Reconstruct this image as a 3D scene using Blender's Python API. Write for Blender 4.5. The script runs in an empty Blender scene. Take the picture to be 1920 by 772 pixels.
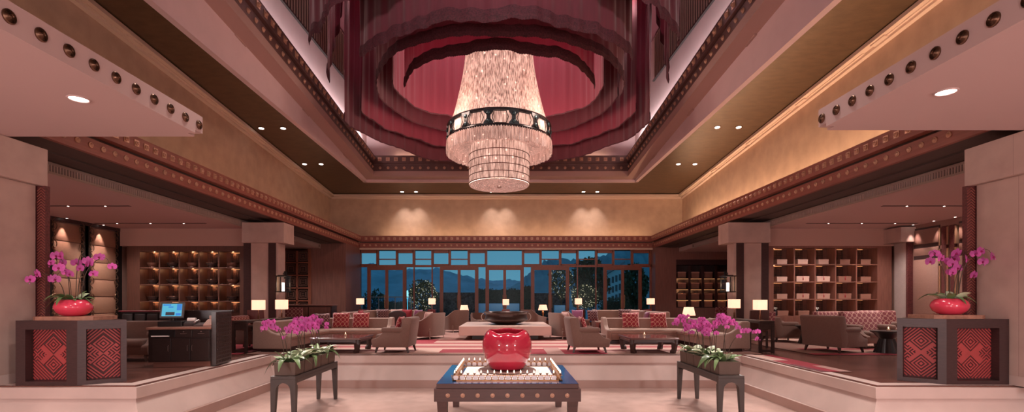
import bpy, bmesh, math, random
from mathutils import Vector, Matrix, Euler
random.seed(7)
SC = bpy.context.scene
COL = SC.collection
PI = math.pi
F, CX, HY, CZ = 930.0, 949.0, 562.0, 1.25     # focal length in pixels, vanishing point, eye height above the lounge floor


def W(px, py, d):
    return Vector(((px - CX) * d / F, d, CZ - (py - HY) * d / F))


def S(r, g, b):
    def f(c):
        c /= 255.0
        return c / 12.92 if c <= 0.04045 else ((c + 0.055) / 1.055) ** 2.4
    return (f(r), f(g), f(b), 1.0)


# ------------------------------------------------------------------ materials
MATS = {}


def mat(name, col, rough=0.6, metal=0.0, var=0.0, scale=6.0, stretch=(1, 1, 1), bump=0.0, bscale=None,
        emit=None, estr=0.0, coat=0.0, spec=0.5, rnd=0.0, transl=0.0, sheen=0.0, coords='Object', detail=4.0):
    m = bpy.data.materials.new(name)
    m.use_nodes = True
    nt = m.node_tree
    N, L = nt.nodes, nt.links
    p = N['Principled BSDF']
    p.inputs['Base Color'].default_value = col
    p.inputs['Roughness'].default_value = rough
    p.inputs['Metallic'].default_value = metal
    p.inputs['Specular IOR Level'].default_value = spec
    if coat:
        p.inputs['Coat Weight'].default_value = coat
        p.inputs['Coat Roughness'].default_value = 0.06
    if sheen:
        p.inputs['Sheen Weight'].default_value = sheen
    if emit is not None:
        p.inputs['Emission Color'].default_value = emit
        p.inputs['Emission Strength'].default_value = estr
    src = None
    if var or bump:
        tc = N.new('ShaderNodeTexCoord')
        mp = N.new('ShaderNodeMapping')
        mp.inputs['Scale'].default_value = stretch
        L.new(tc.outputs[coords], mp.inputs['Vector'])
        src = mp.outputs['Vector']
    if var:
        nz = N.new('ShaderNodeTexNoise')
        nz.inputs['Scale'].default_value = scale
        nz.inputs['Detail'].default_value = detail
        L.new(src, nz.inputs['Vector'])
        rp = N.new('ShaderNodeValToRGB')
        c0 = tuple(max(0, c * (1 - var)) for c in col[:3]) + (1,)
        c1 = tuple(min(1, c * (1 + var)) for c in col[:3]) + (1,)
        rp.color_ramp.elements[0].position, rp.color_ramp.elements[0].color = 0.3, c0
        rp.color_ramp.elements[1].position, rp.color_ramp.elements[1].color = 0.7, c1
        L.new(nz.outputs['Fac'], rp.inputs['Fac'])
        out = rp.outputs['Color']
        if rnd:
            oi = N.new('ShaderNodeObjectInfo')
            hs = N.new('ShaderNodeHueSaturation')
            mr = N.new('ShaderNodeMapRange')
            mr.inputs['To Min'].default_value = 1 - rnd
            mr.inputs['To Max'].default_value = 1 + rnd
            L.new(oi.outputs['Random'], mr.inputs['Value'])
            L.new(mr.outputs['Result'], hs.inputs['Value'])
            L.new(out, hs.inputs['Color'])
            out = hs.outputs['Color']
        L.new(out, p.inputs['Base Color'])
    if bump:
        n2 = N.new('ShaderNodeTexNoise')
        n2.inputs['Scale'].default_value = bscale or scale * 8
        n2.inputs['Detail'].default_value = 3
        L.new(src, n2.inputs['Vector'])
        b = N.new('ShaderNodeBump')
        b.inputs['Strength'].default_value = bump
        b.inputs['Distance'].default_value = 0.02
        L.new(n2.outputs['Fac'], b.inputs['Height'])
        L.new(b.outputs['Normal'], p.inputs['Normal'])
    if transl:
        t = N.new('ShaderNodeBsdfTranslucent')
        t.inputs['Color'].default_value = col
        mx = N.new('ShaderNodeMixShader')
        mx.inputs['Fac'].default_value = transl
        L.new(p.outputs[0], mx.inputs[1])
        L.new(t.outputs[0], mx.inputs[2])
        L.new(mx.outputs[0], N['Material Output'].inputs['Surface'])
    MATS[name] = m
    return m


def planks(name, c1, c2, bw, bh, rough=0.35, mortar=(0.01, 0.006, 0.005, 1), rot=0.0, msize=0.004, coat=0.0):
    """rows of boards or stone slabs from a brick pattern in world metres"""
    m = mat(name, c1, rough, coat=coat)
    nt = m.node_tree
    N, L = nt.nodes, nt.links
    p = N['Principled BSDF']
    tc = N.new('ShaderNodeTexCoord')
    mp = N.new('ShaderNodeMapping')
    mp.inputs['Rotation'].default_value = (0, 0, rot)
    L.new(tc.outputs['Object'], mp.inputs['Vector'])
    br = N.new('ShaderNodeTexBrick')
    br.inputs['Scale'].default_value = 1.0
    br.inputs['Brick Width'].default_value = bw
    br.inputs['Row Height'].default_value = bh
    br.inputs['Mortar Size'].default_value = msize
    br.inputs['Mortar Smooth'].default_value = 0.3
    br.inputs['Color1'].default_value = c1
    br.inputs['Color2'].default_value = c2
    br.inputs['Mortar'].default_value = mortar
    L.new(mp.outputs['Vector'], br.inputs['Vector'])
    nz = N.new('ShaderNodeTexNoise')
    nz.inputs['Scale'].default_value = 3.0
    nz.inputs['Detail'].default_value = 5
    L.new(mp.outputs['Vector'], nz.inputs['Vector'])
    mx = N.new('ShaderNodeMix')
    mx.data_type = 'RGBA'
    mx.blend_type = 'OVERLAY'
    mx.inputs['Factor'].default_value = 0.35
    L.new(br.outputs['Color'], mx.inputs['A'])
    L.new(nz.outputs['Color'], mx.inputs['B'])
    bw_ = N.new('ShaderNodeRGBToBW')
    L.new(nz.outputs['Color'], bw_.inputs[0])
    L.new(bw_.outputs[0], mx.inputs['B'])
    L.new(mx.outputs['Result'], p.inputs['Base Color'])
    return m


def lattice_cloth(name, field, line, pitch, rough=0.8):
    """woven fabric: linked octagon rings, pale lines on a coloured field, in object metres on the x-z plane"""
    m = mat(name, field, rough, sheen=0.2)
    nt = m.node_tree
    N, L = nt.nodes, nt.links
    p = N['Principled BSDF']
    tc = N.new('ShaderNodeTexCoord')
    sp = N.new('ShaderNodeSeparateXYZ')
    L.new(tc.outputs['Object'], sp.inputs[0])

    def M(op, a, b=None):
        n = N.new('ShaderNodeMath')
        n.operation = op
        for i, v in enumerate((a, b)):
            if v is None:
                continue
            if isinstance(v, (int, float)):
                n.inputs[i].default_value = v
            else:
                L.new(v, n.inputs[i])
        return n.outputs[0]
    cell = []
    along = M('ADD', sp.outputs['X'], sp.outputs['Y'])
    for ax in (along, sp.outputs['Z']):
        f = M('FRACT', M('ADD', M('DIVIDE', ax, pitch), 100.5))
        cell.append(M('ABSOLUTE', M('SUBTRACT', f, 0.5)))
    mxv = M('MAXIMUM', cell[0], cell[1])
    dia = M('MULTIPLY', M('ADD', cell[0], cell[1]), 0.68)
    octo = M('MAXIMUM', mxv, dia)
    ring = M('MULTIPLY', M('GREATER_THAN', octo, 0.37), M('LESS_THAN', octo, 0.45))
    link = M('MULTIPLY', M('LESS_THAN', M('MINIMUM', cell[0], cell[1]), 0.05), M('GREATER_THAN', octo, 0.45))
    fac = M('MAXIMUM', ring, link)
    mx = N.new('ShaderNodeMix')
    mx.data_type = 'RGBA'
    mx.inputs['A'].default_value = field
    mx.inputs['B'].default_value = line
    L.new(fac, mx.inputs['Factor'])
    L.new(mx.outputs['Result'], p.inputs['Base Color'])
    return m


def glass_mat(name, tint=(1, 1, 1, 1), refl=0.06):
    m = bpy.data.materials.new(name)
    m.use_nodes = True
    nt = m.node_tree
    nt.nodes.remove(nt.nodes['Principled BSDF'])
    N, L = nt.nodes, nt.links
    t = N.new('ShaderNodeBsdfTransparent')
    t.inputs['Color'].default_value = tint
    g = N.new('ShaderNodeBsdfGlossy')
    g.inputs['Roughness'].default_value = 0.25
    mx = N.new('ShaderNodeMixShader')
    mx.inputs['Fac'].default_value = refl
    L.new(t.outputs[0], mx.inputs[1])
    L.new(g.outputs[0], mx.inputs[2])
    L.new(mx.outputs[0], N['Material Output'].inputs['Surface'])
    MATS[name] = m
    return m


def crystal_mat(name, base, lo, hi, vscale, streak):
    """glowing crystal strands: vertical streaks and sparkles, the lamp's own light"""
    m = mat(name, base, 0.25, spec=0.8)
    nt = m.node_tree
    N, L = nt.nodes, nt.links
    p = N['Principled BSDF']
    tc = N.new('ShaderNodeTexCoord')
    mp = N.new('ShaderNodeMapping')
    mp.inputs['Scale'].default_value = (streak, streak, 1.3)
    L.new(tc.outputs['Object'], mp.inputs['Vector'])
    n1 = N.new('ShaderNodeTexNoise')
    n1.inputs['Scale'].default_value = 2.0
    n1.inputs['Detail'].default_value = 3
    L.new(mp.outputs['Vector'], n1.inputs['Vector'])
    r1 = N.new('ShaderNodeValToRGB')
    r1.color_ramp.elements[0].position = 0.36
    r1.color_ramp.elements[0].color = (lo, lo, lo, 1)
    r1.color_ramp.elements[1].position = 0.68
    r1.color_ramp.elements[1].color = (hi, hi, hi, 1)
    L.new(n1.outputs['Fac'], r1.inputs['Fac'])
    v = N.new('ShaderNodeTexVoronoi')
    v.inputs['Scale'].default_value = vscale
    L.new(tc.outputs['Object'], v.inputs['Vector'])
    r2 = N.new('ShaderNodeValToRGB')
    r2.color_ramp.elements[0].position = 0.0
    r2.color_ramp.elements[0].color = (1.6, 1.6, 1.6, 1)
    r2.color_ramp.elements[1].position = 0.20
    r2.color_ramp.elements[1].color = (0.0, 0.0, 0.0, 1)
    r2.color_ramp.interpolation = 'EASE'
    L.new(v.outputs['Distance'], r2.inputs['Fac'])
    n3 = N.new('ShaderNodeTexNoise')
    n3.inputs['Scale'].default_value = 55
    L.new(tc.outputs['Object'], n3.inputs['Vector'])
    r3 = N.new('ShaderNodeValToRGB')
    r3.color_ramp.elements[0].position = 0.58
    r3.color_ramp.elements[0].color = (0, 0, 0, 1)
    r3.color_ramp.elements[1].position = 0.72
    r3.color_ramp.elements[1].color = (1.0, 1.0, 1.0, 1)
    L.new(n3.outputs['Fac'], r3.inputs['Fac'])
    a = N.new('ShaderNodeMix')
    a.data_type = 'RGBA'
    a.blend_type = 'ADD'
    a.clamp_result = False
    a.inputs['Factor'].default_value = 1
    L.new(r1.outputs['Color'], a.inputs['A'])
    L.new(r2.outputs['Color'], a.inputs['B'])
    b = N.new('ShaderNodeMix')
    b.data_type = 'RGBA'
    b.blend_type = 'ADD'
    b.inputs['Factor'].default_value = 0.4
    L.new(a.outputs['Result'], b.inputs['A'])
    L.new(r3.outputs['Color'], b.inputs['B'])
    bw = N.new('ShaderNodeRGBToBW')
    L.new(b.outputs['Result'], bw.inputs[0])
    p.inputs['Emission Color'].default_value = (1.0, 0.60, 0.48, 1)
    L.new(bw.outputs[0], p.inputs['Emission Strength'])
    return m


# ------------------------------------------------------------------ mesh helpers
def BM():
    return bmesh.new()


def box(bm, x0, x1, y0, y1, z0, z1, bevel=0.0, seg=2, M=None):
    v = [bm.verts.new((x, y, z)) for x in (x0, x1) for y in (y0, y1) for z in (z0, z1)]
    q = [(0, 1, 3, 2), (4, 6, 7, 5), (0, 4, 5, 1), (2, 3, 7, 6), (0, 2, 6, 4), (1, 5, 7, 3)]
    fs = [bm.faces.new([v[i] for i in f]) for f in q]
    if bevel:
        r = bmesh.ops.bevel(bm, geom=list({e for f in fs for e in f.edges}) + v, offset=bevel, segments=seg, profile=0.5, affect='EDGES')
        v = list({w for f in r['faces'] for w in f.verts} | {w for w in v if w.is_valid})
    if M is not None:
        bmesh.ops.transform(bm, matrix=M, verts=v)
    return v


def prism(bm, poly, z0, z1, axis='z'):
    """extrude a 2-D outline; axis x: poly is (y,z), y: poly is (x,z), z: poly is (x,y)"""
    def P(a, b, c):
        return {'z': (a, b, c), 'y': (a, c, b), 'x': (c, a, b)}[axis]
    lo = [bm.verts.new(P(a, b, z0)) for a, b in poly]
    hi = [bm.verts.new(P(a, b, z1)) for a, b in poly]
    n = len(poly)
    fs = [bm.faces.new(lo[::-1]), bm.faces.new(hi)]
    for i in range(n):
        fs.append(bm.faces.new((lo[i], lo[(i + 1) % n], hi[(i + 1) % n], hi[i])))
    return lo + hi


def bevel_all(bm, off, seg=2, ang=0.6):
    bmesh.ops.recalc_face_normals(bm, faces=bm.faces)
    es = [e for e in bm.edges if len(e.link_faces) == 2 and e.calc_face_angle(0) > ang]
    bmesh.ops.bevel(bm, geom=es, offset=off, segments=seg, profile=0.5, affect='EDGES', clamp_overlap=True)


def cyl(bm, p0, p1, r0, r1=None, seg=16, caps=True):
    return tube(bm, [p0, p1], [r0, r0 if r1 is None else r1], seg, caps)


def tube(bm, pts, rad, seg=8, caps=True):
    pts = [Vector(p) for p in pts]
    if not isinstance(rad, (list, tuple)):
        rad = [rad] * len(pts)
    rings, prev = [], None
    for i, p in enumerate(pts):
        d = (pts[min(i + 1, len(pts) - 1)] - pts[max(i - 1, 0)]).normalized()
        if prev is None:
            a = d.cross(Vector((0, 0, 1)) if abs(d.z) < 0.9 else Vector((1, 0, 0))).normalized()
        else:
            a = (prev - d * prev.dot(d)).normalized()
        prev = a
        b = d.cross(a)
        rings.append([bm.verts.new(p + (a * math.cos(t) + b * math.sin(t)) * rad[i]) for t in [2 * PI * k / seg for k in range(seg)]])
    for i in range(len(rings) - 1):
        for k in range(seg):
            bm.faces.new((rings[i][k], rings[i][(k + 1) % seg], rings[i + 1][(k + 1) % seg], rings[i + 1][k]))
    if caps:
        bm.faces.new(rings[0][::-1])
        bm.faces.new(rings[-1])
    return rings


def lathe(bm, prof, seg=32, c=(0, 0, 0), fn=None, caps=True):
    """spin (r, z) about z; fn(angle, r, z) may return a changed (r, z)"""
    rings = []
    for r, z in prof:
        ring = []
        for k in range(seg):
            t = 2 * PI * k / seg
            rr, zz = fn(t, r, z) if fn else (r, z)
            ring.append(bm.verts.new((c[0] + rr * math.cos(t), c[1] + rr * math.sin(t), c[2] + zz)))
        rings.append(ring)
    for i in range(len(rings) - 1):
        for k in range(seg):
            bm.faces.new((rings[i][k], rings[i][(k + 1) % seg], rings[i + 1][(k + 1) % seg], rings[i + 1][k]))
    if caps:
        if prof[0][0] > 1e-5:
            bm.faces.new(rings[0][::-1])
        if prof[-1][0] > 1e-5:
            bm.faces.new(rings[-1])
    return rings


def torus(bm, R, r, c=(0, 0, 0), seg=48, rs=8, ry=None):
    rings = []
    for i in range(seg):
        t = 2 * PI * i / seg
        rings.append([bm.verts.new((c[0] + (R + r * math.cos(s)) * math.cos(t), c[1] + ((ry or R) + r * math.cos(s)) * math.sin(t), c[2] + r * math.sin(s)))
                      for s in [2 * PI * k / rs for k in range(rs)]])
    for i in range(seg):
        for k in range(rs):
            bm.faces.new((rings[i][k], rings[(i + 1) % seg][k], rings[(i + 1) % seg][(k + 1) % rs], rings[i][(k + 1) % rs]))


def sweep(bm, prof, path):
    """carry a closed (offset, z) section along an open plan path; offset is to the left of travel"""
    path = [Vector((p[0], p[1])) for p in path]
    rings = []
    for i, p in enumerate(path):
        d0 = (path[i] - path[i - 1]).normalized() if i else None
        d1 = (path[i + 1] - path[i]).normalized() if i < len(path) - 1 else None
        d0, d1 = d0 or d1, d1 or d0
        d = (d0 + d1).normalized()
        n = Vector((-d.y, d.x))
        k = 1.0 / max(0.4, d.dot(d0))
        rings.append([bm.verts.new((p.x + n.x * o * k, p.y + n.y * o * k, z)) for o, z in prof])
    m = len(prof)
    for i in range(len(rings) - 1):
        for k in range(m):
            bm.faces.new((rings[i][k], rings[i][(k + 1) % m], rings[i + 1][(k + 1) % m], rings[i + 1][k]))
    bm.faces.new(rings[0][::-1])
    bm.faces.new(rings[-1])


def rounded(path, r, n=6):
    """round the inner corners of a plan path"""
    path = [Vector((p[0], p[1])) for p in path]
    out = [path[0]]
    for i in range(1, len(path) - 1):
        a, b, c = path[i - 1], path[i], path[i + 1]
        u, v = (a - b).normalized(), (c - b).normalized()
        k = min(r, (a - b).length * 0.49, (c - b).length * 0.49)
        p, q = b + u * k, b + v * k
        for j in range(n + 1):
            t = j / n
            out.append((1 - t) ** 2 * p + 2 * t * (1 - t) * b + t * t * q)
    out.append(path[-1])
    return out


def obj(name, bm, m, parent=None, smooth=None, loc=None, recalc=True):
    if isinstance(bm, bmesh.types.BMesh):
        if recalc:
            bmesh.ops.recalc_face_normals(bm, faces=bm.faces)
        me = bpy.data.meshes.new(name)
        bm.to_mesh(me)
        bm.free()
        for x in (m if isinstance(m, (list, tuple)) else [m]):
            me.materials.append(x)
        if smooth is True:
            me.shade_smooth()
        elif smooth:
            me.shade_smooth()
            me.set_sharp_from_angle(angle=smooth)
    else:
        me = bm
    o = bpy.data.objects.new(name, me)
    COL.objects.link(o)
    if parent is not None:
        o.parent = parent
    if loc is not None:
        o.location = loc
    return o


def thing(name, label, cat, loc=(0, 0, 0), rz=0.0, group=None):
    o = bpy.data.objects.new(name, None)
    o.empty_display_size = 0.1
    COL.objects.link(o)
    o.location = loc
    o.rotation_euler = (0, 0, rz)
    return tag(o, label, cat, group)


def tag(o, label, cat, group=None, kind=None):
    o['label'] = label
    o['category'] = cat
    if group:
        o['group'] = group
    if kind:
        o['kind'] = kind
    return o


def struct(name, bm, m, label, cat, smooth=None):
    o = obj(name, bm, m, None, smooth)
    return tag(o, label, cat, None, 'structure')


KIDS = {}


def kids(o):
    return [c for c in COL.objects if c.parent == o]


def dup(root, loc=None, rz=None, label=None, group=None, scale=None):
    """copy a thing with its parts and their sub-parts"""
    r = root.copy()
    COL.objects.link(r)
    if loc is not None:
        r.location = loc
    if rz is not None:
        r.rotation_euler = (0, 0, rz)
    if label:
        r['label'] = label
    if group:
        r['group'] = group
    if scale:
        r.scale = scale
    if root.name not in KIDS:
        KIDS[root.name] = [(k, kids(k)) for k in kids(root)]
    for k, sub in KIDS[root.name]:
        c = k.copy()
        COL.objects.link(c)
        c.parent = r
        for g in sub:
            d = g.copy()
            COL.objects.link(d)
            d.parent = c
    return r


def nth(i):
    return ['first', 'second', 'third', 'fourth', 'fifth', 'sixth', 'seventh', 'eighth', 'ninth', 'tenth', 'eleventh', 'twelfth',
            'thirteenth', 'fourteenth', 'fifteenth', 'sixteenth', 'seventeenth', 'eighteenth'][i]


# ------------------------------------------------------------------ lights
def spot(loc, target, power, angle, col, blend=0.6, size=0.06, name='spot_light'):
    d = bpy.data.lights.new(name, 'SPOT')
    d.energy = power
    d.color = col
    d.spot_size = math.radians(angle)
    d.spot_blend = blend
    d.shadow_soft_size = size
    o = bpy.data.objects.new(name, d)
    COL.objects.link(o)
    o.location = loc
    o.rotation_euler = (Vector(target) - Vector(loc)).to_track_quat('-Z', 'Y').to_euler()
    return o


def point(loc, power, col, size=0.1, name='point_light'):
    d = bpy.data.lights.new(name, 'POINT')
    d.energy = power
    d.color = col
    d.shadow_soft_size = size
    o = bpy.data.objects.new(name, d)
    COL.objects.link(o)
    o.location = loc
    return o


def area(loc, target, power, sx, sy, col, spread=180, name='strip_lamp', up=None):
    d = bpy.data.lights.new(name, 'AREA')
    d.shape = 'RECTANGLE'
    d.size, d.size_y = sx, sy
    d.energy = power
    d.color = col
    d.spread = math.radians(spread)
    o = bpy.data.objects.new(name, d)
    COL.objects.link(o)
    o.location = loc
    dr = (Vector(target) - Vector(loc)).normalized()
    z = -dr
    x = Vector(up or (0, 1, 0))
    x = (x - z * x.dot(z)).normalized()
    y = z.cross(x)
    o.rotation_euler = Matrix((x, y, z)).transposed().to_euler()     # local x runs along 'up'
    return o
PINKL = (1.0, 0.74, 0.66)
# ------------------------------------------------------------------ palette
stone = mat('limestone', S(206, 184, 176), 0.45, var=0.10, scale=1.3, bump=0.02)
stone_floor = planks('limestone_floor', S(188, 160, 150), S(184, 155, 145), 1.6, 1.6, 0.22, S(178, 150, 140), msize=0.002)
column_stone = planks('column_stone', S(194, 168, 158), S(190, 163, 153), 3.0, 0.9, 0.5, S(150, 124, 116), msize=0.003)
plaster = mat('pale_plaster', S(202, 174, 170), 0.85)
wall_paper = mat('textured_plaster', S(190, 158, 136), 0.8, var=0.10, scale=2.5, bump=0.08, bscale=40)
cream = mat('cream_moulding', S(212, 184, 166), 0.7)
gold_paper = mat('gold_leaf_ceiling', S(98, 74, 54), 0.42, 0.4, var=0.16, scale=3.0, stretch=(1, 2.2, 1), bump=0.10, bscale=22)
beam_wood = mat('red_brown_timber', S(146, 84, 72), 0.5, var=0.16, scale=4, stretch=(6, 0.6, 6), bump=0.05)
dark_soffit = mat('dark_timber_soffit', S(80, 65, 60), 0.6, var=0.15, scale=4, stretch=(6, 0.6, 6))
coffer_wood = mat('dark_carved_timber', S(96, 66, 62), 0.5, var=0.15, scale=5)
wall_wood = mat('veneer_wall', S(132, 92, 83), 0.42, var=0.16, scale=5, stretch=(5, 5, 0.35), bump=0.02)
dark_wood = mat('dark_stained_wood', S(62, 42, 42), 0.35, var=0.2, scale=6, stretch=(2, 2, 14), bump=0.03)
espresso = mat('espresso_lacquer', S(50, 36, 34), 0.3, var=0.15, scale=6, stretch=(1, 1, 8))
frame_wood = mat('chestnut_frame', S(140, 84, 66), 0.4, var=0.14, scale=6, stretch=(6, 6, 0.6))
bronze = mat('aged_bronze', S(120, 88, 70), 0.35, 0.8, var=0.2, scale=20)
stud_metal = mat('bronze_stud', S(196, 152, 128), 0.35, 0.4)
coffer_wall = mat('coffer_plaster', S(214, 186, 188), 0.85, var=0.03, scale=2)
white_metal = mat('pale_metal', S(190, 168, 156), 0.4, 0.3)
grille_metal = mat('grey_grille', S(190, 164, 154), 0.6)
grille_dark = mat('grille_gap', S(92, 74, 70), 0.8)
black = mat('black_lacquer', S(34, 28, 28), 0.3)
wood_floor = planks('wood_floor_boards', S(118, 76, 66), S(96, 61, 54), 1.8, 0.13, 0.24, S(52, 28, 24), msize=0.003)
glass = glass_mat('window_glass', (0.86, 0.96, 0.97, 1), 0.006)
lamp_white = mat('lamp_face', S(255, 245, 235), 0.5, emit=(1.0, 0.86, 0.76, 1), estr=9.0)
led_warm = mat('warm_led', S(255, 200, 150), 0.5, emit=(1.0, 0.50, 0.22, 1), estr=14.0)

LIP_Y, PIT_X, LOW = 11.29, 5.35, -0.717     # edge of the raised floor, half-width of the sunken hall, its floor level
NEAR_Y = 7.18
END_Y = 24.6                                # face of the frieze over the windows
WX = 13.2


# ------------------------------------------------------------------ floors
bm = BM()
prism(bm, [(-WX, NEAR_Y + .06), (-PIT_X - .06, NEAR_Y + .06), (-PIT_X - .06, LIP_Y + .06), (PIT_X + .06, LIP_Y + .06), (PIT_X + .06, NEAR_Y + .06), (WX, NEAR_Y + .06), (WX, 25.4), (-WX, 25.4)], -0.3, -0.002)
struct('floor', bm, wood_floor, 'red-brown wood board floor of the raised lounge', 'floor')
bm = BM()
box(bm, -WX, WX, -8, LIP_Y + .5, LOW - .2, LOW)
struct('floor_hall', bm, stone_floor, 'pale polished stone floor of the sunken hall', 'floor')

# stone lip, battered wall and plinth around the sunken hall
edge = [(-WX, NEAR_Y), (-PIT_X, NEAR_Y), (-PIT_X, LIP_Y), (PIT_X, LIP_Y), (PIT_X, NEAR_Y), (WX, NEAR_Y)]
bm = BM()
sweep(bm, [(0.10, 0.0), (0.10, -0.02), (0.0, -0.02), (0.0, -0.18), (0.06, -0.18), (0.3, -0.18), (0.3, 0.0)], edge)
struct('trim_1', bm, stone, 'pale stone lip along the edge of the raised floor', 'kerb')
bm = BM()
sweep(bm, [(0.05, -0.181), (-0.16, -0.545), (-0.16, LOW), (0.35, LOW), (0.35, -0.181)], edge)
struct('wall_pit', bm, stone, 'sloping pale stone riser below the raised floor', 'wall')
bm = BM()
sweep(bm, [(-0.165, -0.545), (-0.23, -0.548), (-0.23, LOW + .001), (-0.165, LOW + .001)], edge)
struct('baseboard_pit', bm, mat('plinth_stone', S(176, 146, 136), 0.5, var=0.06, scale=2), 'darker stone skirting at the foot of the sloping riser', 'skirting')

# ------------------------------------------------------------------ outer walls of the side bays
for nm, x0, x1, s in (('wall_left', -WX - .2, -12.8, 'left'), ('wall_right', 12.9, WX + .2, 'right')):
    bm = BM()
    box(bm, x0, x1, -8, 25.4, LOW, 4.3)
    struct(nm, bm, mat('bay_plaster_' + s, S(150, 112, 100), 0.8, var=0.06, scale=3, bump=0.1, bscale=60), 'outer plaster wall of the %s side bays' % s, 'wall')
bm = BM()
box(bm, -WX, WX, -8.2, -8, LOW, 9.6)
struct('wall_back', bm, plaster, 'plain wall behind the viewer', 'wall')

# back walls of the bays (bookcases stand in front), end piers by the windows
bay_back = mat('bay_back_plaster', S(178, 140, 128), 0.8)
bm = BM()
box(bm, -12.8, -8.2, 16.85, 17.0, 0, 3.6)
box(bm, -12.8, -8.2, 16.35, 16.85, 3.03, 3.6)
struct('wall_bay_left', bm, bay_back, 'plaster wall over the bookcase of bowls', 'wall')
bm = BM()
box(bm, 8.3, 12.9, 16.85, 17.0, 0, 3.6)
box(bm, 8.3, 12.9, 16.35, 16.85, 3.03, 3.6)
struct('wall_bay_right', bm, bay_back, 'plaster wall over the bookcase of boxes', 'wall')
bm = BM()
box(bm, -12.8, -7.28, 22.5, 24.9, 0, 3.82)
struct('wall_end_left', bm, wall_wood, 'dark veneered end wall left of the windows', 'wall')
bm = BM()
box(bm, 7.28, 8.3, 24.2, 24.9, 0, 3.82)
box(bm, 8.3, 12.9, 24.75, 24.9, 0, 3.82)
box(bm, 8.3, 12.9, 24.2, 24.75, 3.22, 3.82)
box(bm, 8.3, 12.9, 24.2, 24.75, 0, 0.86)
box(bm, 11.0, 12.9, 24.2, 24.75, 0.86, 3.22)
struct('wall_end_right', bm, wall_wood, 'dark veneered end wall right of the windows', 'wall')

# ------------------------------------------------------------------ bay ceilings, grilles and slots
for s, nm in ((-1, 'left'), (1, 'right')):
    bm = BM()
    xs = sorted((s * 8.44, s * 13.2))
    box(bm, xs[0], xs[1], 4.0, 24.6, 3.6, 3.8)
    c = struct('ceiling_bay_' + nm, bm, plaster, 'low pale plaster ceiling over the %s bays' % nm, 'ceiling')
    for k, (ys, sx0, sx1) in enumerate(((12.4, 9.4, 12.5), (15.2, 9.2, 12.6), (20.5, 9.0, 11.5))):
        bm = BM()
        xs = sorted((s * sx0, s * sx1))
        box(bm, xs[0], xs[1], ys - .045, ys + .045, 3.592, 3.606)
        sl = obj('light_slot', bm, grille_dark, c)
        for t in (0.2, 0.5, 0.8):
            bm = BM()
            cyl(bm, (0, 0, -.004), (0, 0, 0), 0.02, seg=12)
            x = xs[0] + (xs[1] - xs[0]) * t
            obj('slot_lamp', bm, lamp_white, sl, loc=(x, ys, 3.591))
    bm = BM()
    xs = sorted((s * 8.40, s * 8.44))
    box(bm, xs[0], xs[1], 4.0, 22.4, 3.58, 3.62)
    box(bm, xs[0], xs[1], 4.0, 22.4, 3.745, 3.79)
    g = struct('trim_grille_' + nm, bm, white_metal, 'long linear air grille along the %s bay ceiling edge' % nm, 'grille')
    bm = BM()
    xs = sorted((s * 8.432, s * 8.445))
    box(bm, xs[0], xs[1], 4.0, 22.4, 3.62, 3.745)
    obj('backing', bm, grille_dark, g)
    bm = BM()
    y = 6.0
    while y < 22.3:
        xs = sorted((s * 8.408, s * 8.432))
        box(bm, xs[0], xs[1], y, y + .028, 3.62, 3.745)
        y += .062
    b = obj('slats', bm, grille_metal, g)
    b['kind'] = 'stuff'
    bm = BM()
    xs = sorted((s * 8.40, s * 8.44))
    box(bm, xs[0], xs[1], 22.4, 22.46, 3.58, 3.79)
    obj('end_cap', bm, white_metal, g)

# ------------------------------------------------------------------ beams with two tiers of studs
bm = BM()
lathe(bm, [(0.052, 0), (0.052, 0.012), (0.040, 0.018), (0.036, 0.014), (0.028, 0.034), (0.014, 0.044), (0, 0.047)], 12)
bmesh.ops.remove_doubles(bm, verts=bm.verts, dist=0.0005)
stud_o = obj('stud', bm, stud_metal, None, True)
stud_round = stud_o.data
bpy.data.objects.remove(stud_o)
bm = BM()
box(bm, -.062, .062, -.062, .062, 0, .012)
lathe(bm, [(0.046, 0.012), (0.046, 0.03), (0.034, 0.03), (0.026, 0.045), (0.012, 0.056), (0, 0.058)], 12)
bmesh.ops.remove_doubles(bm, verts=bm.verts, dist=0.0005)
stud_o = obj('stud', bm, stud_metal, None, 0.6)
stud_square = stud_o.data
bpy.data.objects.remove(stud_o)


def studs(parent, me, p0, p1, pitch, normal, s=1.0):
    p0, p1 = Vector(p0), Vector(p1)
    n = int((p1 - p0).length / pitch)
    q = Vector(normal).to_track_quat('Z', 'Y').to_euler()
    for i in range(n + 1):
        o = obj('stud', me, None, parent)
        o.location = p0 + (p1 - p0) * (i / n)
        o.rotation_euler = q
        o.scale = (s, s, s)


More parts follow.
